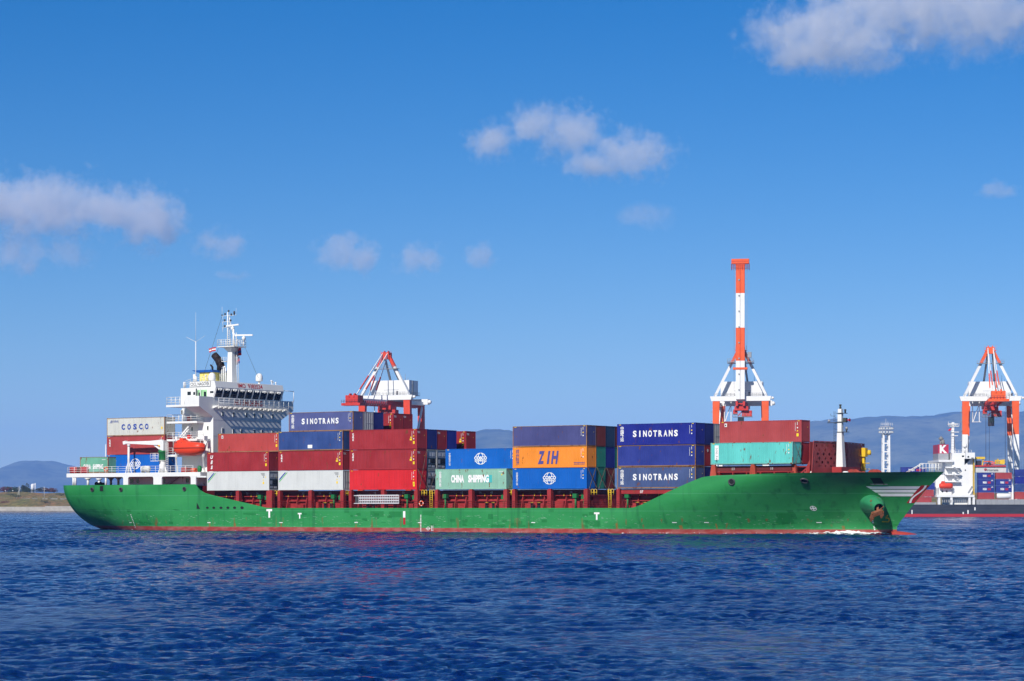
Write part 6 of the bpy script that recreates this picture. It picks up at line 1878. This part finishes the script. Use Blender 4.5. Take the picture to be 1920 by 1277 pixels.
def bush(x, y, w, h, col, label, Y=SY + 190, n=800, tall=False):
    p = at(x, y + 1.0, Y); k = Y/F; w *= k*1.3; h *= k*1.12
    g = np.random.default_rng(int(x*7 + y)); root = empty('shrub', (p.x, Y, p.z)); tag(root, label, 'shrub', 'shrubs along the top of the grass bank')
    m = MB(); clumps = [(g.uniform(-.5, .5)*w, g.uniform(-.3, .3)*w, h*g.uniform(.05, .62), g.uniform(.25, .42)) for _ in range(9)]
    for i in range(n):
        cx, cy, cz, cr = clumps[i % 9]; d = g.normal(0, 1, 3); d /= np.linalg.norm(d); r = g.uniform(.4, 1)**.5
        c = np.array([cx + d[0]*cr*w*r*.9, cy + d[1]*cr*w*r*.9, max(.1, cz + d[2]*cr*h*r)])
        a, b = g.normal(0, 1, 3), g.normal(0, 1, 3); s = min(w, h)*.085
        a = a/np.linalg.norm(a)*s; b = b/np.linalg.norm(b)*s
        m.add([c - a, c + b, c + a, c - b], [(0, 1, 2, 3)])
    t = NT('shrub_leaves'); n_ = t.noise(t.coords((.4, .4, .4)), 1, 3); t.bsdf(t.mix(n_, tuple(q*.7 for q in col), tuple(q*1.35 for q in col)), .8, .15)
    m.build('foliage', t.mat, root)
    s = MB()
    for q in range(4): s.tube((0, 0, -.5), (g.uniform(-.3, .3)*w, g.uniform(-.2, .2)*w, h*.6), .012*w + .05, .03, 5)
    s.build('stem', plain('shrub_wood', (.06, .045, .03), .9), root)
for a in ((8, 921, 17, 9, (.14, .035, .035), 'dark red shrub at the left edge of the bank top'), (21, 921, 15, 10, (.05, .075, .02), 'olive green shrub right of the dark red one'), (38, 921, 22, 7, (.04, .055, .02), 'low dark hedge like shrub left of the first utility pole'), (48.5, 921, 10, 15, (.05, .06, .035), 'tall bare shrub standing above its neighbours right of the first pole'), (56, 921, 14, 6, (.045, .06, .02), 'low green shrub in front of the white tank'), (79, 921, 16, 8, (.06, .055, .03), 'brownish green shrub left of the second utility pole'), (92, 921, 16, 8, (.13, .045, .04), 'reddish shrub right of the second utility pole'), (101, 922, 10, 5, (.05, .07, .02), 'small green shrub at the right end of the row, near the stern')):
    bush(*a)
for a in ((11, 945, 11, 7, (.12, .04, .03), 'rust red shrub low on the bank above the sea wall'), (29, 931, 15, 7, (.06, .07, .025), 'green shrub beside the strut of the first utility pole'), (85, 942, 12, 6, (.07, .075, .03), 'green brown shrub low on the bank below the second pole'), (115, 928, 12, 6, (.06, .08, .02), 'green shrub on the slope right beside the stern')):
    bush(*a, Y=SY + (40 if a[1] > 935 else 110), n=320)
def pole(x, y0, y1, strut, label):
    Y = SY + 110; k = Y/F; root = empty('utility_pole', ((x-960)*k, Y, at(0, y0, Y).z)); H = (y0-y1)*k; tag(root, label, 'utility pole', 'utility poles on the bank')
    m = MB(); m.tube((0, 0, -1), (0, 0, H), .24, .17, 8); m.build('post', paint('pole_concrete', (.48, .48, .46), .7, .08, 0, .2), root)
    m = MB(); m.box(-1.7, 1.7, -.1, .1, H*.74, H*.77); m.box(-1.0, 1.0, -.1, .1, H*.88, H*.90)
    for s in (-1.5, 1.5): m.tube((s, 0, H*.77), (s, 0, H*.80), .1, .1, 6)
    m.build('crossarm', C_GRY, root)
    if strut: m = MB(); m.tube((-2.3, 0, -1), (-.1, 0, H*.68), .2, .16, 8); m.build('strut', paint('pole_concrete', (.48, .48, .46), .7, .08, 0, .2), root)
pole(36, 933.5, 911.5, True, 'left utility pole with a slanting strut on the grass bank')
pole(83, 933.5, 912, False, 'right utility pole without a strut near the stern')
def tankhouse():
    Y = SY + 420; k = Y/F; root = empty('storage_tank', ((61-960)*k, Y, at(0, 921, Y).z)); tag(root, 'pale blue white storage tank beyond the shrubs on the bank', 'storage tank')
    m = MB(); m.lathe((0, 0, -2), [(1.6, 0), (1.6, 2 + 12*k), (1.3, 2 + 13*k), (.05, 2 + 13.6*k)], 18); m.build('tank_body', C_WHT, root)
    m = MB(); m.tube((2.6, 0, -2), (2.6, 0, 15*k), .4, .4, 8); m.box(-.6, 3.3, -.3, .3, 12.9*k, 13.8*k); m.build('feed_pipe', C_WHT, root)
tankhouse()
for i, (x, y) in enumerate(((10, 921), (24, 921))):
    Y = SY + 120; k = Y/F; m = MB(); m.tube((0, 0, -2), (0, 0, .1), .07, .07, 6, 1); m.lathe((0, 0, 0), [(.1, 0), (.45, .3), (.45, .6), (.1, .9)], 10)
    root = m.build('lamp_post', [C_WHT, C_GRY], None, ((x-960)*k, Y, at(0, y, Y).z)); tag(root, ('small round white lamp farthest left on the bank', 'small round white lamp between the lamp at left and the first pole')[i], 'lamp')

# ------------------------------------------------------------------ white water along the hull
def foam():
    g = np.random.default_rng(21); vs, fs = [], []
    us = np.linspace(-84, 53.0, 420); NR = 7
    def nz(u, L, p): return .5 + .5*math.sin(u/L + p) * math.sin(u/(L*.37) + 2*p)
    for u in us:
        bow = max(0.0, 1 - abs(u - 48.0)/7); mid = max(0.0, min(1, (u + 40)/60))
        wd = .2 + .35*nz(u, 2.1, .4)*mid + 1.5*bow**.8*(.7 + .3*nz(u, .9, 1.0)) + .9*max(0, min(1, (u - 15)/20))*nz(u, 1.3, 2.2)
        ht = .04 + .10*mid*nz(u, 1.1, .9) + .34*bow**1.3*(.65 + .35*nz(u, .6, 3.0))
        if u < 53.2: b = hb(u, .1)
        else: b = max(.0, 1.2*(1 - (u - 53.2)/4))
        for j in range(NR):
            s = j/(NR-1)
            vs.append((u, CL - b + .15 - wd*s, .10 + ht*(1 - s)**1.3*(.5 + .5*math.cos((s - .18)*2.6)) + g.normal(0, .025 + .07*bow)))
    n = len(us)
    for i in range(n-1):
        for j in range(NR-1): a = i*NR+j; fs.append((a, a+1, a+NR+1, a+NR))
    t = NT('white_water'); tc = t.new('ShaderNodeTexCoord')
    mp = t.new('ShaderNodeMapping'); mp.inputs['Scale'].default_value = (.9, 1.2, 2.5); t.link(tc.outputs['Object'], mp.inputs['Vector'])
    nn = t.noise(mp.outputs[0], 1.4, 8, .72)
    sp = t.new('ShaderNodeSeparateXYZ'); t.link(tc.outputs['Object'], sp.inputs[0])
    gain = t.math('MULTIPLY', t.math('ADD', sp.outputs['Z'], -.10, True), .42)
    bowg = t.math('MULTIPLY', t.math('SUBTRACT', 1.0, t.math('MULTIPLY', t.math('ABSOLUTE', t.math('SUBTRACT', sp.outputs['X'], 48.0)), .10), True), .12)
    cov = t.ramp(t.math('ADD', t.math('ADD', nn, gain), bowg), .58, .64)
    d = t.new('ShaderNodeBsdfDiffuse'); d.inputs['Color'].default_value = (.80, .84, .86, 1)
    tr = t.new('ShaderNodeBsdfTransparent'); mx = t.new('ShaderNodeMixShader')
    t.link(cov, mx.inputs[0]); t.link(tr.outputs[0], mx.inputs[1]); t.link(d.outputs[0], mx.inputs[2]); t.link(mx.outputs[0], t.out.inputs[0])
    o = MB().add(vs, fs, 0, True).build('foam', t.mat, None, (0, Z0, 0), (0, 0, -TH)); tag(o, 'white bow wave and wash along the green hull', 'foam', kind='stuff')
foam()
# ------------------------------------------------------------------ haze: the sea air between here and the hills
t = NT('haze_air')
pv = t.new('ShaderNodeVolumePrincipled')
pv.inputs['Color'].default_value = (.24, .48, 1.0, 1)
pv.inputs['Density'].default_value = 5.0e-5
pv.inputs['Anisotropy'].default_value = -0.25
t.link(pv.outputs[0], t.out.inputs['Volume'])
hz = MB().box(-30000, 30000, -400, 27500, -7, 900).build('haze', t.mat)
tag(hz, 'thin blue sea haze over the harbour', 'haze', kind='stuff')
